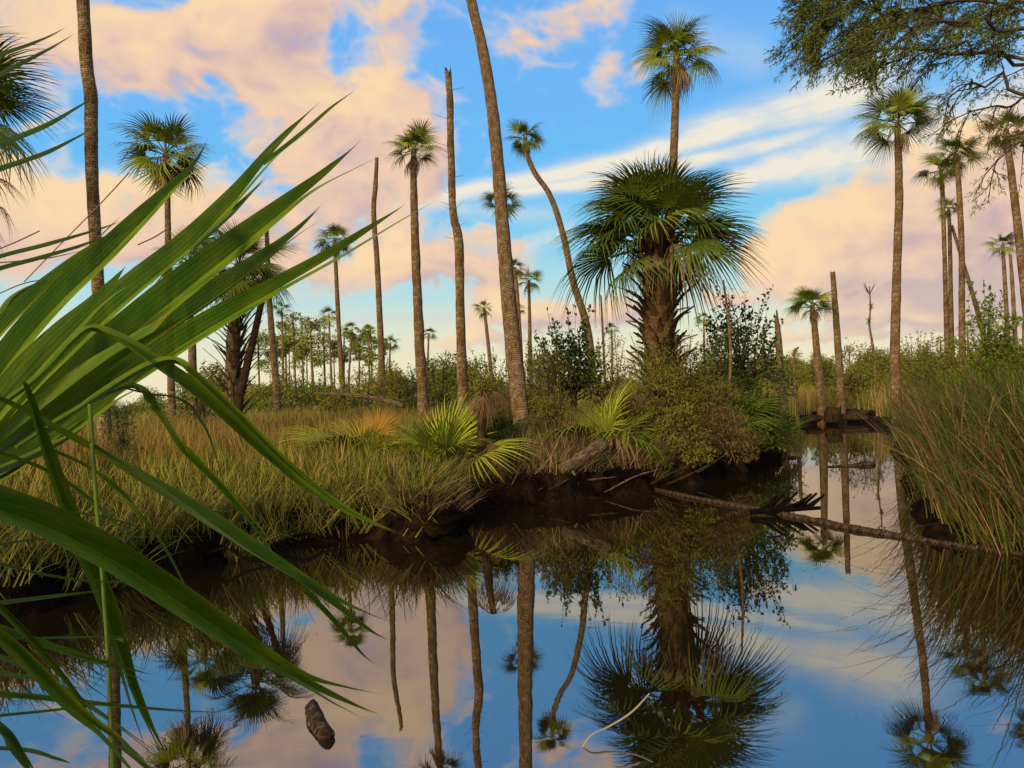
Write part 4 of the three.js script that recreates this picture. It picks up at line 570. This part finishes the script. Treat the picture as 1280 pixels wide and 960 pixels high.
stick('leaning_stick', 'bare stick leaning from the mud bank beside the rusty palmetto skirt', [[...[-0.067,0.275,-11.3], 0.012], [...[0.129,0.605,-11.6], 0.012], [...[0.313,0.936,-12], 0.01]], M.wood, { seed: 25, n: 10 });
stick('leaning_stick', 'dark stick lying down the mud bank below the thick leaning trunk', [[...[0.461,0.206,-11.1], 0.014], [...[0.79,0.343,-11.4], 0.016], [...[0.565,0.559,-11.9], 0.012]], M.woodDark, { seed: 26, n: 10 });
['long thin stick over the island mud below the pale log', 'crooked stick over the island mud below the palmetto seedling', 'stick trailing into the water at the middle of the island bank', 'reddish stick at the foot of the island straw', 'forked-looking stick near the fallen trunk end', 'short dark stick on the island bank near the fallen trunk end'].forEach((l, k) => { const r = rng(620 + k), px = [[0.9, -11.5], [0.5, -11.35], [1.8, -11.8], [2.6, -12.3], [3.2, -12.9], [2.9, -12.4]][k], a = r() * 1.5 - 0.7, L = 0.35 + 0.4 * r(); stick('bank_stick', l, [[px[0] - Math.cos(a) * L, 0.06, px[1] + 0.2, 0.012], [px[0], 0.2 + 0.1 * r(), px[1], 0.015], [px[0] + Math.cos(a) * L, 0.16 + 0.3 * r(), px[1] - 0.25, 0.009]], k % 2 ? M.woodDark : M.wood, { seed: 30 + k, n: 10, category: 'stick' }); });
{ // mud mound at the point of the left bank, tangled with roots
  const g = new THREE.SphereGeometry(1, 48, 32), p = g.attributes.position; for (let k = 0; k < p.count; k++) { const x = p.getX(k), y = p.getY(k), z = p.getZ(k), n = 1 + 0.2 * noise3(x * 2 + 5, y * 2, z * 2) + 0.1 * noise3(x * 6, y * 6 + 3, z * 6) + 0.05 * noise3(x * 15, y * 15, z * 15); p.setXYZ(k, x * 0.5 * n, y * 0.36 * n, z * 0.55 * n); } g.computeVertexNormals();
  const m = part('mud_mound', g, M.mud); m.position.set(...[-1.088,-0.053,-9.15]); m.position.y = 0.14; tag(m, 'rounded dark mud mound at the point of the left bank', 'mound', null, 'structure');
  const W = new Sward(), r = rng(640); for (let k = 0; k < 110; k++) { const a = r() * 6.28, q = 0.46 * Math.sqrt(r()); W.tuft(m.position.x + Math.cos(a) * q, 0.14 + 0.34 * Math.sqrt(Math.max(0, 1 - q * q * 4)), m.position.z + Math.sin(a) * q, 14, 0.2 + 0.12 * r(), 0.1, 0.008, 1.0, 3, r, (c) => { pick(c, [[0.6, 0.1, 0.06, 0.03], [0.4, 0.18, 0.11, 0.05]], r()); }, Math.cos(a) * 0.9, Math.sin(a) * 0.9); }
  W.add('mound_straw', 'matted dry roots and straw over the mud mound');
}
{ // stranded roots and litter along the left waterline
  ['twisted root on the left waterline, away from the mud mound', 'second twisted root on the left waterline, nearer the mud mound'].forEach((l, k) => { const r = rng(650 + k), c = [[-2.9, -7.9], [-2.3, -8.7], [-3.3, -7.3], [-2.6, -8.3]][k]; stick('bank_root', l, [[c[0] - 0.4, 0.05, c[1] + 0.15, 0.018], [c[0] - 0.1, 0.12 + 0.06 * r(), c[1] + 0.1 * r(), 0.022], [c[0] + 0.15, 0.06, c[1] - 0.05 + 0.2 * r(), 0.018], [c[0] + 0.5, 0.02, c[1] + 0.1, 0.008]], M.wet, { seed: 50 + k, n: 16, wobble: 0.3, category: 'root' }); });
}
{ // far bank: low dark mud with wrack
  ['dark drift log on the mud of the far bank', 'second dark drift log on the far bank, below the short palm'].forEach((l, k) => stick('drift_log', l, k ? [[10.6, 0.2, -27.8, 0.1], [11.6, 0.26, -28, 0.14], [12.6, 0.2, -27.4, 0.07]] : [[12.2, 0.22, -28.8, 0.1], [13, 0.3, -28.6, 0.16], [14, 0.22, -28.3, 0.08]], M.woodDark, { seed: 60 + k, n: 14, wobble: 0.3 }));
  const t = thing('dark_stump', 'low dark stump between the short palm and the flat-topped dead trunk', 'stump'), G = new Geo(), p = [11.416,1.114,-27.5]; tube(G, [V(p[0], 0.1, p[2]), V(p[0], 0.4, p[2]), V(p[0] + 0.05, 0.6, p[2])], [0.34, 0.28, 0.24], 14, 0.25, 4, 0.12); part('trunk', G.build(), M.woodDark, t);
}
{ // specks of leaf litter adrift
  const r = rng(690), G = new Geo(); for (let k = 0; k < 320; k++) { const z = -3 - 9 * r() * r() - 6 * r(), x = lerp(-2.6, 4.5, r()); if (shoreDist(x, z) > -0.08) continue; const a = r() * 6.28, l = 0.008 + 0.02 * r() * r(); leafFace(G, V(x, 0.004, z), V(Math.cos(a), 0.12, Math.sin(a)), V(0, 1, 0), l, l * 0.3); }
  tag(part('floating_litter', G.build(), M.deadDark), 'tiny specks of leaf litter drifting on the creek', 'leaf litter', null, 'stuff');
}

// ---------------------------------------------------------------- the tree whose branches hang in from the right
{
  const t = thing('overhanging_tree', 'tree with fine lacy foliage whose branches hang in over the right bank', 'tree'), r = rng(701), F = new Geo();
  const tr = new Geo(), [P0, R0] = path([[5.1, 0.2, -3.6, 0.16], [5.0, 1.6, -3.7, 0.14], [5.1, 3.2, -4.1, 0.11], [4.8, 4.6, -4.6, 0.07]], 20); tube(tr, P0, R0, 12, 0.1, 4); part('trunk', tr.build(), M.barkGrey, t);
  const spray = (p, d, n, len) => { for (let k = 0; k < n; k++) { const q = d.clone().add(V((r() - 0.5) * 1.5, (r() - 0.5) * 1.2, (r() - 0.5) * 1.5)).normalize(), o = p.clone().addScaledVector(q, r() * 0.03); leafFace(F, o, q, V(r() - 0.5, r() - 0.5, r() - 0.5).normalize(), len * (0.6 + 0.7 * r()), len * 0.11); } };
  const limbs = [
    [[[4.342,3.763,-5.2], [3.525,3.969,-5.1], [2.779,4.017,-5], [2.415,3.972,-4.9], [2.182,3.921,-4.9], [2.061,3.874,-4.9]], 40, 1.0],
    [[[4.062,3.526,-5], [3.375,3.67,-4.9], [2.804,3.641,-4.8], [2.505,3.685,-4.8], [2.281,3.725,-4.8], [2.099,3.612,-4.8]], 20, 0.6],
    [[[4.406,4.021,-5.4], [3.671,4.207,-5.3], [3.06,4.227,-5.2], [2.573,4.174,-5.1], [2.276,4.123,-5.1], [2.088,4.038,-5]], 38, 1.1],
    [[[3.813,3.312,-4.7], [3.282,3.504,-4.7], [2.833,3.568,-4.6], [2.544,3.572,-4.6], [2.321,3.466,-4.6]], 16, 0.55],
    [[[3.726,3.179,-4.6], [3.249,3.249,-4.6], [2.966,3.359,-4.6], [2.795,3.309,-4.6], [2.667,3.179,-4.6]], 13, 0.45],
    [[[4.533,3.464,-5.6], [3.939,3.512,-5.5], [3.654,3.559,-5.5], [3.358,3.466,-5.4], [3.211,3.348,-5.4]], 12, 0.45],
    [[[3.664,3.476,-4.5], [3.198,3.573,-4.5], [2.824,3.628,-4.5], [2.497,3.69,-4.5], [2.307,3.661,-4.5], [2.185,3.581,-4.5]], 24, 0.8],
    [[[4.2,3.167,-5.2], [3.641,3.169,-5.1], [3.356,3.054,-5], [3.218,2.913,-5]], 10, 0.5],
    [[[4.001,3.849,-4.9], [3.442,3.957,-4.9], [2.916,3.858,-4.8], [2.513,3.836,-4.8], [2.309,3.795,-4.8]], 40, 1.0],
  ];
  for (const [pts, n, thick] of limbs) {
    const dense = new THREE.CatmullRomCurve3([V(5.02, Math.min(4.3, pts[0][1] - 0.5), -4.2), ...pts.map((p) => V(...p))]).getPoints(16).map((p, k) => p.add(V(noise3(k * 0.9, n, 1) * 0.05, noise3(k * 0.9, n, 7) * 0.07, noise3(k * 0.9, n, 13) * 0.08))), c = new THREE.CatmullRomCurve3(dense), L = c.getPoints(30), B = new Geo(); tube(B, L, L.map((_, k) => lerp(0.022, 0.003, Math.pow(k / 30, 0.6))), 6, 0.1, 3);
    for (let k = 0; k < n; k++) {
      const f = 0.3 + 0.7 * Math.pow((k + r()) / n, 0.9), p = c.getPoint(f), d = c.getTangent(f).multiplyScalar(0.9).add(V((r() - 0.5) * 1.0, -0.1 - 0.5 * r(), (r() - 0.5) * 1.2)).normalize(), l = (0.16 + 0.22 * r()) * (f > 0.9 ? 0.7 : 1);
      const e1 = p.clone().addScaledVector(d, l * 0.5).add(V(0, 0.02, 0)), e2 = p.clone().addScaledVector(d, l).add(V(0, -0.02, 0)); tube(B, [p, e1, e2], [0.0045, 0.0035, 0.002], 4);
      const m = Math.round((6 + 5 * r()) * thick); for (let q = 0; q < m; q++) { const g = 0.2 + 0.8 * (q + r()) / m, o = g < 0.5 ? p.clone().lerp(e1, g * 2) : e1.clone().lerp(e2, g * 2 - 1), w = d.clone().add(V((r() - 0.5) * 1.8, (r() - 0.6) * 1.1, (r() - 0.5) * 1.8)).normalize(), tl = 0.05 + 0.08 * r(), tip = o.clone().addScaledVector(w, tl); tube(B, [o, tip], [0.002, 0.0012], 3); for (let z = 0; z < 3; z++) spray(o.clone().lerp(tip, 0.4 + 0.3 * z), w, Math.round(6 * thick + 2), 0.03); }
    }
    part('branch', B.build(), M.twig, t);
  }
  part('foliage', F.build(), M.cedar, t);
}

// ---------------------------------------------------------------- the palm fronds close by on the left
{
  const t = thing('near_palmetto', 'bright green palm fronds close up, fanning in from the left over the creek', 'palmetto');
  const frondA = new THREE.Group(), frondB = new THREE.Group(), frondC = new THREE.Group(); [frondA, frondB, frondC].forEach((f) => { f.name = 'frond'; t.add(f); });
  let leafSeed = 900;
  const leaflet = (parent, rows, face, fold = 0.5) => {           // two halves folded along the midrib that part towards the dry tip
    const r = rng(leafSeed++), c = new THREE.CatmullRomCurve3(rows.map((q) => V(q[0], q[1], q[2])), false, 'centripetal'), n = rows.length * 6, P = [], C = [], U = [], I = [];
    const T = V(0, 0, 0), S = V(0, 0, 0), N = V(0, 0, 0), part1 = 0.62 + 0.16 * r(), ends = [1, 0.9 + 0.08 * r()], open = (0.3 + 0.5 * r()) * rows[Math.floor(rows.length / 2)][3], dry = 0.9 + 0.07 * r(); if (r() < 0.5) ends.reverse();
    for (const side of [0, 1]) { const first = P.length / 3; let len = 0, prev = null;
      for (let k = 0; k <= n; k++) {
        const u = k / n * ends[side], f = u * (rows.length - 1), i = Math.min(rows.length - 2, Math.floor(f)), p = c.getPoint(u); T.copy(c.getTangent(u)); S.crossVectors(T, face).normalize(); N.crossVectors(S, T).normalize(); if (prev) len += p.distanceTo(prev); prev = p;
        const tip = 1 - smooth(ends[side] - 0.11, ends[side], u), h = lerp(rows[i][3], rows[i + 1][3], f - i) * 0.46 * (1 - 0.34 * smooth(0.5, 0.95, u)) * (0.1 + 0.9 * tip) * (k === n ? 0.02 : 1), g = u > part1 ? open * ((u - part1) / (1 - part1)) ** 1.6 : 0, d = h * fold, sg = side ? 1 : -1;
        const drop = g * 0.5 * side; P.push(p.x + S.x * sg * (h + g) + N.x * d, p.y + S.y * sg * (h + g) + N.y * d - drop, p.z + S.z * sg * (h + g) + N.z * d, p.x + S.x * sg * g - N.x * d, p.y + S.y * sg * g - N.y * d - drop, p.z + S.z * sg * g - N.z * d);
        const q = smooth(dry - 0.03, dry + 0.06, u / ends[side]), col = [1 + 0.9 * q, 1 - 0.25 * q, 1 + 0.6 * q]; C.push(...col, ...col); U.push(side ? 1 : 0, len, 0.5, len);
        if (k) { const z = first + (k - 1) * 2; I.push(z, z + 1, z + 3, z, z + 3, z + 2); }
      } }
    const G = new THREE.BufferGeometry(); G.setAttribute('position', new THREE.Float32BufferAttribute(P, 3)); G.setAttribute('color', new THREE.Float32BufferAttribute(C, 3)); G.setAttribute('uv', new THREE.Float32BufferAttribute(U, 2)); G.setIndex(I); G.computeVertexNormals();
    return part('leaflet', G, M.near, parent);
  };
  const fA = V(0.25, 0.62, 0.75).normalize(), fB = V(-0.3, 0.75, 0.6).normalize(), fD = V(0.3, 0.45, 0.84).normalize();
  // upper fan, from its hub off to the left
  [
    [[[-0.6149,1.7528,-0.85,0.0071],[-0.6078,1.7865,-0.9069,0.0075],[-0.5842,1.8176,-0.9794,0.0082],[-0.5557,1.8482,-1.0421,0.0054],[-0.5227,1.8799,-1.1,0.0006]], fA], [[[-0.608,1.7396,-0.84,0.0079],[-0.6042,1.7711,-0.9007,0.0084],[-0.5884,1.7984,-0.9684,0.0081],[-0.5642,1.8289,-1.0364,0.0065],[-0.5348,1.8631,-1.1,0.0006]], fA],
    [[[-0.6014,1.5713,-0.8,0.0083],[-0.6111,1.6768,-0.8921,0.0111],[-0.6122,1.7191,-0.9241,0.0125],[-0.6091,1.7457,-0.9445,0.0128],[-0.5924,1.7663,-0.9697,0.0091],[-0.5649,1.7737,-1,0.0005]], fB], [[[-0.5931,1.5709,-0.8,0.0133],[-0.604,1.671,-0.8749,0.02],[-0.5838,1.7335,-0.9257,0.0231],[-0.5601,1.7758,-0.9618,0.019],[-0.5318,1.8143,-0.9957,0.0155],[-0.499,1.8422,-1.0261,0.0096],[-0.4715,1.8659,-1.05,0.0005]], fA],
    [[[-0.5791,1.5473,-0.78,0.0162],[-0.5811,1.62,-0.8392,0.0279],[-0.568,1.6859,-0.8908,0.0334],[-0.5455,1.7426,-0.935,0.0331],[-0.5134,1.8001,-0.9796,0.0326],[-0.4799,1.8596,-1.0212,0.0276],[-0.4482,1.9128,-1.0562,0.0187],[-0.425,1.9462,-1.0783,0.0101],[-0.4047,1.9842,-1.1,0.0006]], fD],
    [[[-0.5646,1.5408,-0.76,0.0158],[-0.5502,1.5757,-0.7984,0.0249],[-0.5257,1.6424,-0.8572,0.0321],[-0.496,1.6987,-0.9042,0.0358],[-0.4592,1.7544,-0.9489,0.0375],[-0.4143,1.8105,-0.993,0.0351],[-0.3679,1.8803,-1.0384,0.0303],[-0.3192,1.9616,-1.0847,0.0203],[-0.2796,2.0102,-1.1141,0.0116],[-0.2253,2.069,-1.15,0.0006]], fA], [[[-0.3681,1.7867,-0.9,0.0094],[-0.3603,1.857,-1.015,0.0127],[-0.3539,1.8953,-1.0689,0.0078],[-0.3434,1.9416,-1.13,0.0006]], fB], [[[-0.3107,1.9152,-1,0.0083],[-0.2731,1.9774,-1.0638,0.0077],[-0.2383,2.0351,-1.1168,0.0046],[-0.2109,2.0683,-1.15,0.0006]], fA], [[[-0.5498,1.5385,-0.74,0.0169],[-0.5247,1.5689,-0.7848,0.0278],[-0.4911,1.6265,-0.8428,0.0386],[-0.4535,1.6847,-0.8938,0.0446],[-0.4074,1.7433,-0.9428,0.0451],[-0.3453,1.8135,-0.9976,0.0415],[-0.2736,1.8906,-1.0525,0.0285],[-0.2239,1.937,-1.0853,0.0147],[-0.1683,1.9896,-1.12,0.0006]], fD],
    [[[-0.5496,1.5335,-0.75,0.0156],[-0.5217,1.5657,-0.8052,0.0268],[-0.4875,1.621,-0.8673,0.0343],[-0.4423,1.6828,-0.9286,0.0367],[-0.3854,1.7419,-0.9864,0.0349],[-0.3274,1.7999,-1.0373,0.027],[-0.2814,1.8485,-1.0748,0.0123],[-0.2489,1.8836,-1.1,0.0006]], fA], [[[-0.5277,1.5346,-0.72,0.015],[-0.5055,1.5505,-0.755,0.022],[-0.4619,1.6037,-0.8206,0.0307],[-0.4101,1.656,-0.8784,0.0347],[-0.3618,1.699,-0.9227,0.0336],[-0.2982,1.7462,-0.9715,0.0283],[-0.2261,1.7977,-1.0203,0.0234],[-0.1456,1.8605,-1.0708,0.0123],[-0.0953,1.8998,-1.1,0.0006]], fD],
    [[[-0.5278,1.5301,-0.72,0.0225],[-0.5019,1.5454,-0.7493,0.0296],[-0.4737,1.5733,-0.7817,0.0325],[-0.4412,1.6037,-0.814,0.0288],[-0.4113,1.6334,-0.8417,0.0175],[-0.3882,1.6515,-0.86,0.0004]], fA], [[[-0.5347,1.5428,-0.73,0.0228],[-0.5114,1.5728,-0.765,0.0334],[-0.4841,1.6093,-0.8012,0.04],[-0.4519,1.6474,-0.8368,0.0383],[-0.4147,1.685,-0.8713,0.029],[-0.3802,1.7185,-0.9,0.0005]], fB], [[[-0.5417,1.5497,-0.74,0.02],[-0.5284,1.6019,-0.78,0.0325],[-0.5083,1.6492,-0.8155,0.0373],[-0.4833,1.6953,-0.8491,0.0318],[-0.4541,1.7409,-0.8812,0.0202],[-0.4347,1.768,-0.9,0.0005]], fA],
    // segments that have bent over and hang
    [[[-0.4723,1.616,-0.72,0.009],[-0.4543,1.6382,-0.7409,0.0116],[-0.4362,1.6723,-0.7654,0.0127],[-0.4238,1.6855,-0.7771,0.0121],[-0.4083,1.6793,-0.7889,0.0148],[-0.3739,1.6467,-0.8188,0.0213],[-0.3301,1.5997,-0.8552,0.0249],[-0.2824,1.5392,-0.8943,0.0233],[-0.237,1.4863,-0.9269,0.0174],[-0.1951,1.4516,-0.9512,0.0109],[-0.1393,1.4139,-0.98,0.0005]], fB], [[[-0.4481,1.584,-0.74,0.0077],[-0.4129,1.621,-0.7779,0.0121],[-0.3775,1.6482,-0.8083,0.0143],[-0.3593,1.6521,-0.8209,0.0128],[-0.3447,1.6372,-0.8338,0.0104],[-0.3087,1.5877,-0.8687,0.0108],[-0.2675,1.5301,-0.9055,0.0104],[-0.2208,1.4791,-0.9391,0.0078],[-0.178,1.4446,-0.9646,0.005],[-0.1489,1.4265,-0.98,0.0005]], fB],
    [[[-0.4664,1.5708,-0.72,0.006],[-0.4359,1.6014,-0.7603,0.0095],[-0.41,1.6217,-0.7879,0.0107],[-0.3937,1.6261,-0.8019,0.0108],[-0.3826,1.6096,-0.816,0.0102],[-0.3642,1.5552,-0.8517,0.0106],[-0.3334,1.4994,-0.8892,0.0111],[-0.3048,1.444,-0.9227,0.0077],[-0.2842,1.3928,-0.95,0.0005]], fB], [[[-0.3976,1.6252,-0.78,0.0032],[-0.3828,1.6181,-0.8082,0.0042],[-0.3632,1.6111,-0.8401,0.0044],[-0.3517,1.5822,-0.874,0.0045],[-0.3563,1.4886,-0.95,0.0005]], fB],
  ].forEach(([rows, face]) => leaflet(frondA, rows, face));
  // middle frond: long blades falling to the lower right
  [
    [[[-0.4187,1.6292,-0.66,0.0041],[-0.4207,1.614,-0.6711,0.007],[-0.4258,1.5816,-0.6935,0.0108],[-0.4308,1.5351,-0.7235,0.0151],[-0.4335,1.4716,-0.7614,0.019],[-0.4316,1.4114,-0.795,0.0215],[-0.4338,1.3424,-0.8298,0.0216],[-0.4346,1.2825,-0.8581,0.0134],[-0.4308,1.189,-0.9,0.0005]], V(0.7, 0.3, 0.65).normalize()], [[[-0.4211,1.3642,-0.8,0.01],[-0.4241,1.3064,-0.8334,0.0113],[-0.4229,1.2501,-0.8646,0.0081],[-0.4161,1.1837,-0.9,0.0005]], V(0.7, 0.3, 0.65).normalize()],
    [[[-0.4533,1.6225,-0.66,0.0055],[-0.4423,1.6092,-0.6848,0.0078],[-0.43,1.592,-0.7105,0.0104],[-0.4074,1.5646,-0.7489,0.0156],[-0.3712,1.5183,-0.8019,0.0217],[-0.3387,1.4778,-0.8423,0.0263],[-0.3016,1.4329,-0.883,0.0266],[-0.2592,1.3875,-0.9228,0.0211],[-0.2245,1.35,-0.953,0.0129],[-0.1595,1.2971,-1,0.0005]], fB], [[[-0.2474,1.409,-0.85,0.0115],[-0.22,1.3596,-0.9137,0.0105],[-0.1938,1.3142,-0.9658,0.006],[-0.1724,1.2852,-1,0.0005]], fA], [[[-0.242,1.3922,-0.86,0.0089],[-0.2207,1.3381,-0.9129,0.0076],[-0.2027,1.2903,-0.9549,0.004],[-0.1885,1.2621,-0.98,0.0005]], fA],
    [[[-0.4031,1.5501,-0.55,0.0252],[-0.3997,1.5381,-0.5778,0.0289],[-0.3865,1.51,-0.6337,0.031],[-0.3661,1.4697,-0.6926,0.031],[-0.3458,1.4298,-0.7392,0.0308],[-0.3203,1.3843,-0.7864,0.0295],[-0.2891,1.3346,-0.8337,0.0252],[-0.2515,1.287,-0.8788,0.0165],[-0.2227,1.2594,-0.9073,0.0085],[-0.1731,1.2211,-0.95,0.0005]], fD], [[[-0.2596,1.3201,-0.82,0.0102],[-0.2319,1.2771,-0.8718,0.0091],[-0.2056,1.2436,-0.9121,0.0047],[-0.1775,1.2115,-0.95,0.0005]], fA],
    [[[-0.4982,1.5445,-0.7,0.0131],[-0.4864,1.5501,-0.7263,0.0144],[-0.4674,1.5654,-0.7643,0.0143],[-0.4515,1.5815,-0.7933,0.0099],[-0.4401,1.6053,-0.82,0.0004]], fB],
  ].forEach(([rows, face]) => leaflet(frondB, rows, face));
  // lowest frond and thin blades
  [
    [[[-0.4247,1.4417,-0.6,0.0087],[-0.4237,1.4276,-0.6257,0.0091],[-0.4199,1.4073,-0.6601,0.0089],[-0.4088,1.3765,-0.7111,0.0081],[-0.3946,1.3498,-0.7535,0.0055],[-0.3739,1.3191,-0.8,0.0004]], fA], [[[-0.3893,1.4537,-0.55,0.0092],[-0.3792,1.4326,-0.5681,0.0106],[-0.3696,1.4023,-0.589,0.011],[-0.3587,1.3688,-0.6105,0.0114],[-0.343,1.3358,-0.6323,0.0118],[-0.3217,1.2901,-0.66,0.0082]], fA], [[[-0.3164,1.3428,-0.6,0.0056],[-0.3157,1.3169,-0.6285,0.0052],[-0.3151,1.285,-0.66,0.0041]], fB],
    [[[-0.4205,1.3857,-0.6,0.0069],[-0.409,1.3572,-0.6615,0.0062],[-0.3907,1.33,-0.7155,0.0045],[-0.3462,1.2865,-0.8001,0.0025],[-0.3107,1.2618,-0.85,0.0004]], fA], [[[-0.4211,1.3678,-0.6,0.0037],[-0.4291,1.3264,-0.7175,0.0037],[-0.4202,1.2998,-0.8,0.0004]], fA], [[[-0.4164,1.4997,-0.6,0.0037],[-0.4087,1.4925,-0.6693,0.0028],[-0.3337,1.4578,-0.85,0.0004]], fA], [[[-0.432,1.4495,-0.62,0.0058],[-0.4297,1.4322,-0.7125,0.0052],[-0.4116,1.4175,-0.8,0.0004]], fA], [[[-0.419,1.4278,-0.6,0.0031],[-0.4134,1.3829,-0.7474,0.0031],[-0.3627,1.3335,-0.9,0.0005]], fA], [[[-0.3509,1.4076,-0.5,0.0073],[-0.3614,1.3749,-0.5396,0.0079],[-0.3705,1.3459,-0.5699,0.0071],[-0.3795,1.3147,-0.6,0.005]], fA], [[[-0.3848,1.4206,-0.55,0.0046],[-0.4057,1.3842,-0.636,0.0046],[-0.4138,1.3646,-0.7,0.0004]], fB],
  ].forEach(([rows, face]) => leaflet(frondC, rows, face));
  [
    [[[-0.4192,1.4203,-0.6,0.0044],[-0.422,1.366,-0.6836,0.005],[-0.4151,1.2909,-0.7737,0.004],[-0.4006,1.2159,-0.85,0.0004]], fB], [[[-0.4037,1.4694,-0.58,0.0054],[-0.4038,1.4256,-0.625,0.0059],[-0.4011,1.358,-0.6837,0.005],[-0.3959,1.2669,-0.75,0.0004]], fD], [[[-0.4306,1.4861,-0.62,0.0039],[-0.4204,1.4571,-0.6865,0.0036],[-0.398,1.4346,-0.7514,0.0031],[-0.3738,1.4266,-0.8,0.0004]], fA], [[[-0.3868,1.3657,-0.55,0.0052],[-0.3994,1.3298,-0.6228,0.0052],[-0.4062,1.2785,-0.7,0.0036]], fA], [[[-0.4826,1.5729,-0.7,0.0051],[-0.4651,1.5437,-0.7657,0.0056],[-0.4465,1.493,-0.8319,0.0043],[-0.4293,1.4211,-0.9,0.0005]], fB], [[[-0.4503,1.5142,-0.65,0.0034],[-0.431,1.5094,-0.7196,0.0037],[-0.3997,1.485,-0.7898,0.0025],[-0.3697,1.4427,-0.85,0.0004]], fA], [[[-0.4547,1.5682,-0.75,0.0055],[-0.4314,1.5395,-0.7915,0.0066],[-0.4052,1.4702,-0.8526,0.0062],[-0.3926,1.3845,-0.9093,0.0038],[-0.3859,1.3149,-0.95,0.0005]], fB],
  ].forEach(([rows, face]) => leaflet(frondC, rows, face));
  // blades of another leaf higher up
  const frondD = new THREE.Group(); frondD.name = 'frond'; t.add(frondD);
  [[[[-0.7143,2.0386,-1,0.0094],[-0.7192,2.1165,-1.0972,0.0091],[-0.7098,2.1754,-1.1782,0.0074],[-0.6958,2.2343,-1.25,0.0007]], fA], [[[-0.7151,2.0144,-1,0.0104],[-0.7139,2.0833,-1.0875,0.0102],[-0.7016,2.1544,-1.1737,0.0085],[-0.6831,2.2231,-1.25,0.0007]], fA], [[[-0.6821,1.9169,-0.95,0.0119],[-0.6718,1.9606,-1.0184,0.0127],[-0.6493,2.0158,-1.0992,0.0103],[-0.6294,2.0692,-1.1597,0.0048],[-0.6115,2.1039,-1.2,0.0006]], fA], [[[-0.6831,1.887,-0.95,0.0119],[-0.6755,1.9287,-1.0222,0.0117],[-0.6553,1.9792,-1.1067,0.0092],[-0.6386,2.0216,-1.1621,0.0048],[-0.6248,2.0527,-1.2,0.0006]], fA]].forEach(([rows, face]) => leaflet(frondD, rows, face));
  // stalks and stems
  const st = new Geo(), stalk = (rows) => { const [P, R] = path(rows, 24); tube(st, P, R, 8, 0.03, 2); };
  const G1 = new Geo(), q = [[-0.407,1.609,-0.74,0.002],[-0.405,1.536,-0.74,0.002],[-0.402,1.467,-0.74,0.002],[-0.399,1.382,-0.74,0.002],[-0.398,1.306,-0.74,0.002],[-0.398,1.23,-0.74,0.003]], [PP, RR] = path(q, 24); tube(G1, PP, RR, 8, 0.03, 2); part('leaf_stalk', G1.build(), M.petiole, t);
  const root = V(-1.15, 0.25, -0.35), hubs = [[-0.55,1.539,-0.74], [-0.403,1.55,-0.55], [-0.431,1.442,-0.6], [-0.725,2.023,-1]];
  hubs.forEach((h) => { const G = new Geo(), e = V(...h), m = root.clone().lerp(e, 0.5).add(V(-0.08, 0.06, 0.05)), [A, B] = path([[root.x, root.y, root.z, 0.012], [m.x, m.y, m.z, 0.009], [e.x, e.y, e.z, 0.006]], 14); tube(G, A, B, 8, 0.03, 1); part('leaf_stalk', G.build(), M.petiole, t); });
  { const G = new Geo(); tube(G, [V(142 * 0 - 0.38, 1.14, -0.74), V(-0.7, 0.7, -0.55), root], [0.004, 0.006, 0.01], 8); part('leaf_stalk', G.build(), M.petiole, t); }
  { const G = new Geo(); tube(G, [V(root.x, -0.1, root.z), V(root.x, 0.2, root.z), V(root.x, 0.36, root.z)], [0.11, 0.1, 0.06], 12, 0.2, 3); part('stem', G.build(), M.woodDark, t); }
  // dry stems between the blades
  const dry = std({ color: new THREE.Color(0.2, 0.11, 0.06) });
  [[[-0.787,1.819,-1.25,0.001],[-0.719,1.884,-1.25,0.001],[-0.658,1.941,-1.25,0.001],[-0.609,1.99,-1.25,0.001]], [[-0.782,1.845,-1.15,0.001],[-0.734,1.862,-1.15,0.001],[-0.698,1.877,-1.15,0.001]], [[-0.64,1.871,-1.2,0.001],[-0.617,1.892,-1.2,0.001],[-0.6,1.907,-1.2,0]], [[-0.6,1.871,-1.25,0.001],[-0.573,1.882,-1.25,0.001],[-0.552,1.894,-1.25,0.001]], [[-0.739,1.774,-1.1,0.001],[-0.681,1.793,-1.1,0.001],[-0.589,1.791,-1.1,0]], [[-0.681,1.801,-1,0.001],[-0.597,1.805,-1,0.001],[-0.545,1.814,-1,0]]].forEach((rows, k) => { const [A, B] = path(rows, 12), G = new Geo(); tube(G, A, B, 5, 0.2, k); part('dry_stem', G.build(), dry, t); });
}

scene.traverse((o) => { if (o.isMesh) { o.castShadow = true; o.receiveShadow = true; } });
renderer.render(scene, camera);
